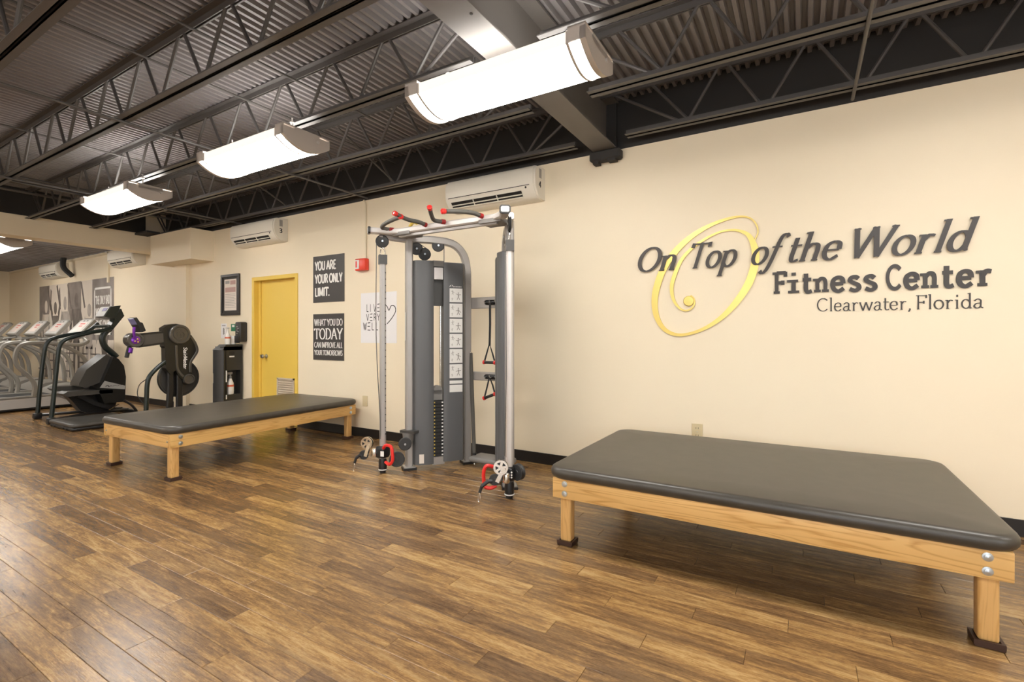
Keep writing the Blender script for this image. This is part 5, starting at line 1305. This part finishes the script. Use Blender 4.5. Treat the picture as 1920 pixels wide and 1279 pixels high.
B().bar([(-8.735, 3.10, 0.10), (-8.732, 3.22, 0.17)], 0.010, 0.02, up=(1, 0, 0)).obj('bright_link', 'chrome', sc, 0)

# ================================================================ TREADMILLS
def make_treadmill():
    t = thing('treadmill', '', 'treadmill', (0, 2.8, 0), group='row of grey treadmills')
    P = lambda b, n, m, s=35, p=t: b.obj(n, m, p, s)
    for s in (-1, 1):
        xa, xb = sorted((s * 0.40, s * 0.315))
        P(B().prism([(1.62, 0.05), (1.60, 0.12), (1.64, 0.195), (3.20, 0.205), (3.55, 0.21), (3.60, 0.05)], 'x', xa, xb), 'side_cover', 'tread_white', 0)
        P(B().rbox(xa, xb, 1.66, 3.15, 0.205, 0.235, 0.008, 2), 'foot_rail', 'tread_grey')
        P(B().rbox(min(s * 0.36, s * 0.30), max(s * 0.36, s * 0.30), 1.70, 1.78, 0.001, 0.06, 0.01), 'foot', 'black_plastic')
        P(B().rbox(min(s * 0.36, s * 0.30), max(s * 0.36, s * 0.30), 3.40, 3.50, 0.001, 0.06, 0.01), 'foot', 'black_plastic')
        rail = [(2.749, 0.22), (2.765, 0.36), (2.74, 0.47), (2.673, 0.576), (2.574, 0.701), (2.538, 0.821), (2.562, 0.972), (2.636, 1.055), (2.774, 1.075), (3.0, 1.062), (3.188, 1.04), (3.34, 1.035), (3.44, 1.09)]
        P(B().bar([(s * 0.39, y, z) for y, z in rail], 0.06, 0.045, up=(1, 0, 0), smooth=4, c=0.014), 'handrail', 'tread_grey')
        mast = [(3.06, 1.04), (3.20, 0.97), (3.35, 0.86), (3.43, 0.70), (3.46, 0.5), (3.47, 0.21)]
        P(B().bar([(s * 0.36, y, z) for y, z in mast], 0.055, 0.05, up=(1, 0, 0), smooth=4, c=0.012), 'upright', 'tread_grey')
    P(B().rbox(-0.32, 0.32, 1.61, 3.15, 0.10, 0.215, 0.01, 2), 'deck', 'black_plastic')
    P(B().box(-0.27, 0.27, 1.63, 3.12, 0.215, 0.222), 'belt', 'tread_belt', 0)
    P(B().prism([(3.02, 0.215), (3.08, 0.29), (3.20, 0.345), (3.45, 0.355), (3.62, 0.31), (3.68, 0.20), (3.66, 0.06), (3.3, 0.06), (3.02, 0.19)], 'x', -0.40, 0.40), 'motor_hood', 'tread_grey', 40)
    P(B().box(-0.36, 0.36, 1.66, 3.6, 0.02, 0.06), 'underside', 'black_matte', 0)
    # console: tilted slab with a rounded top
    c = Vector((0, 3.46, 1.34)); d = Vector((0, 0.12, 0.15)).normalized(); n = Vector((0, -0.15, 0.12)).normalized()
    out = []
    for x, q in ((-0.30, -0.17), (0.30, -0.17)): out.append((x, q))
    for k in range(7):
        a = PI / 2 * k / 6
        out.append((0.20 + 0.09 * math.cos(a), 0.11 + 0.07 * math.sin(a)))
    for k in range(7):
        a = PI / 2 + PI / 2 * k / 6
        out.append((-0.20 + 0.09 * math.cos(a), 0.11 + 0.07 * math.sin(a)))
    m = len(out)
    def slab(poly, h0, h1):
        b = B(); k_ = len(poly)
        return b.add([c + Vector((x, 0, 0)) + d * q + n * h for h in (h0, h1) for x, q in poly], [tuple(range(k_))[::-1], tuple(range(k_, 2 * k_))] + [(k, (k + 1) % k_, k_ + (k + 1) % k_, k_ + k) for k in range(k_)])
    con = P(slab(out, -0.055, 0.0), 'console', 'tread_grey', 30)
    P(slab([(x * 0.88, q * 0.86) for x, q in out], 0.0, 0.006), 'console_face', 'tread_console', 0, con)
    P(slab([(-0.17, -0.10), (0.17, -0.10), (0.17, 0.10), (-0.17, 0.10)], 0.006, 0.009), 'display', 'screen_cream', 0, con)
    b = slab([(-0.10, 0.05), (0.10, 0.05), (0.10, 0.075), (-0.10, 0.075)], 0.009, 0.011)
    b2 = slab([(-0.06, 0.0), (0.07, 0.0), (0.07, 0.02), (-0.06, 0.02)], 0.009, 0.011); b.add(b2.v, b2.f)
    P(b, 'display_text', 'screen_red', 0, con)
    b = B()
    for x in (-0.07, 0.07): q = slab([(x - 0.03, 0.125), (x + 0.03, 0.125), (x + 0.03, 0.14), (x - 0.03, 0.14)], 0.006, 0.009); b.add(q.v, q.f)
    P(b, 'button', 'black_plastic', 0, con)
    P(B().tube([(-0.39, 3.44, 1.09), (-0.25, 3.42, 1.16), (0, 3.42, 1.18), (0.25, 3.42, 1.16), (0.39, 3.44, 1.09)], 0.028, 10, 4), 'front_bar', 'tread_grey')
    P(B().tube([(-0.20, 3.42, 1.16), (-0.18, 3.22, 1.12), (0.18, 3.22, 1.12), (0.20, 3.42, 1.16)], 0.018, 10), 'pulse_grip', 'tread_grey')
    return t
tm0 = make_treadmill()
TL = ['grey treadmill nearest the stair climber', 'grey treadmill second from the stair climber', 'grey treadmill third from the stair climber', 'grey treadmill fourth from the stair climber', 'grey treadmill farthest from the stair climber']
for k, x in enumerate((-10.9, -12.0, -13.1, -14.2, -15.3)):
    o = tm0 if k == 0 else copy_tree(tm0)
    o.location.x = x
    o['label'] = TL[k]
tag(B().tube([(-11.1, 3.62, 0.34), (-11.12, 3.70, 0.50), (-11.05, 3.78, 0.55), (-10.98, 3.86, 0.46)], 0.008, 8, 5).obj('power_cord', 'frame_light'), 'grey power cord curling up behind the nearest treadmill', 'cord')

# ================================================================ MURAL
mu = panel('wall_mural', 'large grey photo mural of people exercising behind the treadmills', 'mural', -15.06, -11.18, 0.25, 2.30, 'mural_light', 0.006)
def fig(x, h, w, m, arms):
    b = B()
    put = lambda a, q, d: (x + a * w, WY - 0.006 - d, 0.30 + q * h)
    head = [(0.0 + 0.16 * math.cos(t * PI / 8), 0.90 + 0.085 * math.sin(t * PI / 8)) for t in range(16)]
    torso = [(-0.34, 0.80), (0.34, 0.80), (0.28, 0.62), (0.22, 0.48), (0.30, 0.40), (-0.30, 0.40), (-0.22, 0.48), (-0.28, 0.62)]
    for poly in (head, torso):
        n = len(poly); b.add([put(*p, 0) for p in poly] + [put(*p, 0.0006) for p in poly], [tuple(range(n))[::-1], tuple(range(n, 2 * n))] + [(k, (k + 1) % n, n + (k + 1) % n, n + k) for k in range(n)])
    for s in ([(-0.14, 0.42), (-0.18, 0.2), (-0.2, 0.0)], [(0.14, 0.42), (0.2, 0.2), (0.18, 0.0)]): ribbon(b, s, lambda dx, dy, t: 0.20 - 0.05 * t, put, 0.0006)
    for s in arms: ribbon(b, s, lambda dx, dy, t: 0.13, put, 0.0006)
    b.obj('printed_figure', m, mu, 0)
up = [[(-0.3, 0.78), (-0.5, 0.95), (-0.45, 1.15)], [(0.3, 0.78), (0.5, 0.95), (0.42, 1.15)]]
dn = [[(-0.3, 0.78), (-0.48, 0.6), (-0.42, 0.42)], [(0.3, 0.78), (0.5, 0.62), (0.6, 0.5)]]
for q in ((-15.06, -14.45, 0.25), (-12.15, -11.18, 1.1), (-13.4, -12.7, 1.5)): B().box(q[0], q[1], WY - 0.0065, WY - 0.006, q[2], 2.30).obj('printed_shade', 'mural_panel', mu, 0)
for x, h, w, m, a in ((-14.65, 1.7, 0.55, 'mural_light', dn), (-14.1, 1.65, 0.55, 'mural_dark', up), (-13.55, 1.75, 0.55, 'mural_mid', dn), (-12.95, 1.8, 0.6, 'mural_dark', dn), (-12.30, 1.55, 0.62, 'mural_mid', dn), (-11.6, 1.1, 0.5, 'mural_dark', up)):
    fig(x, h, w, m, a)
b = B()
for x in (-14.55, -14.0, -13.4, -12.7): ribbon(b, [(x, 2.28), (x + 0.18, 1.75)], lambda dx, dy, t: 0.07, lambda a, q, d: (a, WY - 0.0063 - d, q), 0.0006)
for x in (-14.9, -14.2, -13.3, -12.6, -12.0, -11.5):
    for z in (0.42, 0.62, 0.80): b.box(x - 0.22, x + 0.22, WY - 0.0075, WY - 0.0066, z, z + 0.03)
    b.box(x - 0.02, x + 0.02, WY - 0.0075, WY - 0.0066, 0.3, 0.95)
b.obj('printed_rack', 'mural_dark', mu, 0)
b = B()
for a in ((-12.06, -12.02, 1.20, 2.13), (-11.32, -11.28, 1.20, 2.13), (-12.06, -11.28, 2.09, 2.13), (-12.06, -11.28, 1.20, 1.24)): b.box(a[0], a[1], WY - 0.0085, WY - 0.0066, a[2], a[3])
for tx, z in (('THE ONLY BAD', 1.80), ('WORKOUT IS', 1.56), ('THE ONE', 1.32)): flat_text(b, tx, (-11.99, WY - 0.0067, z), UX, UZ, 0.64, 0.16, 0.2, 0.15)
b.obj('lettering', 'ink_white', mu, 0)
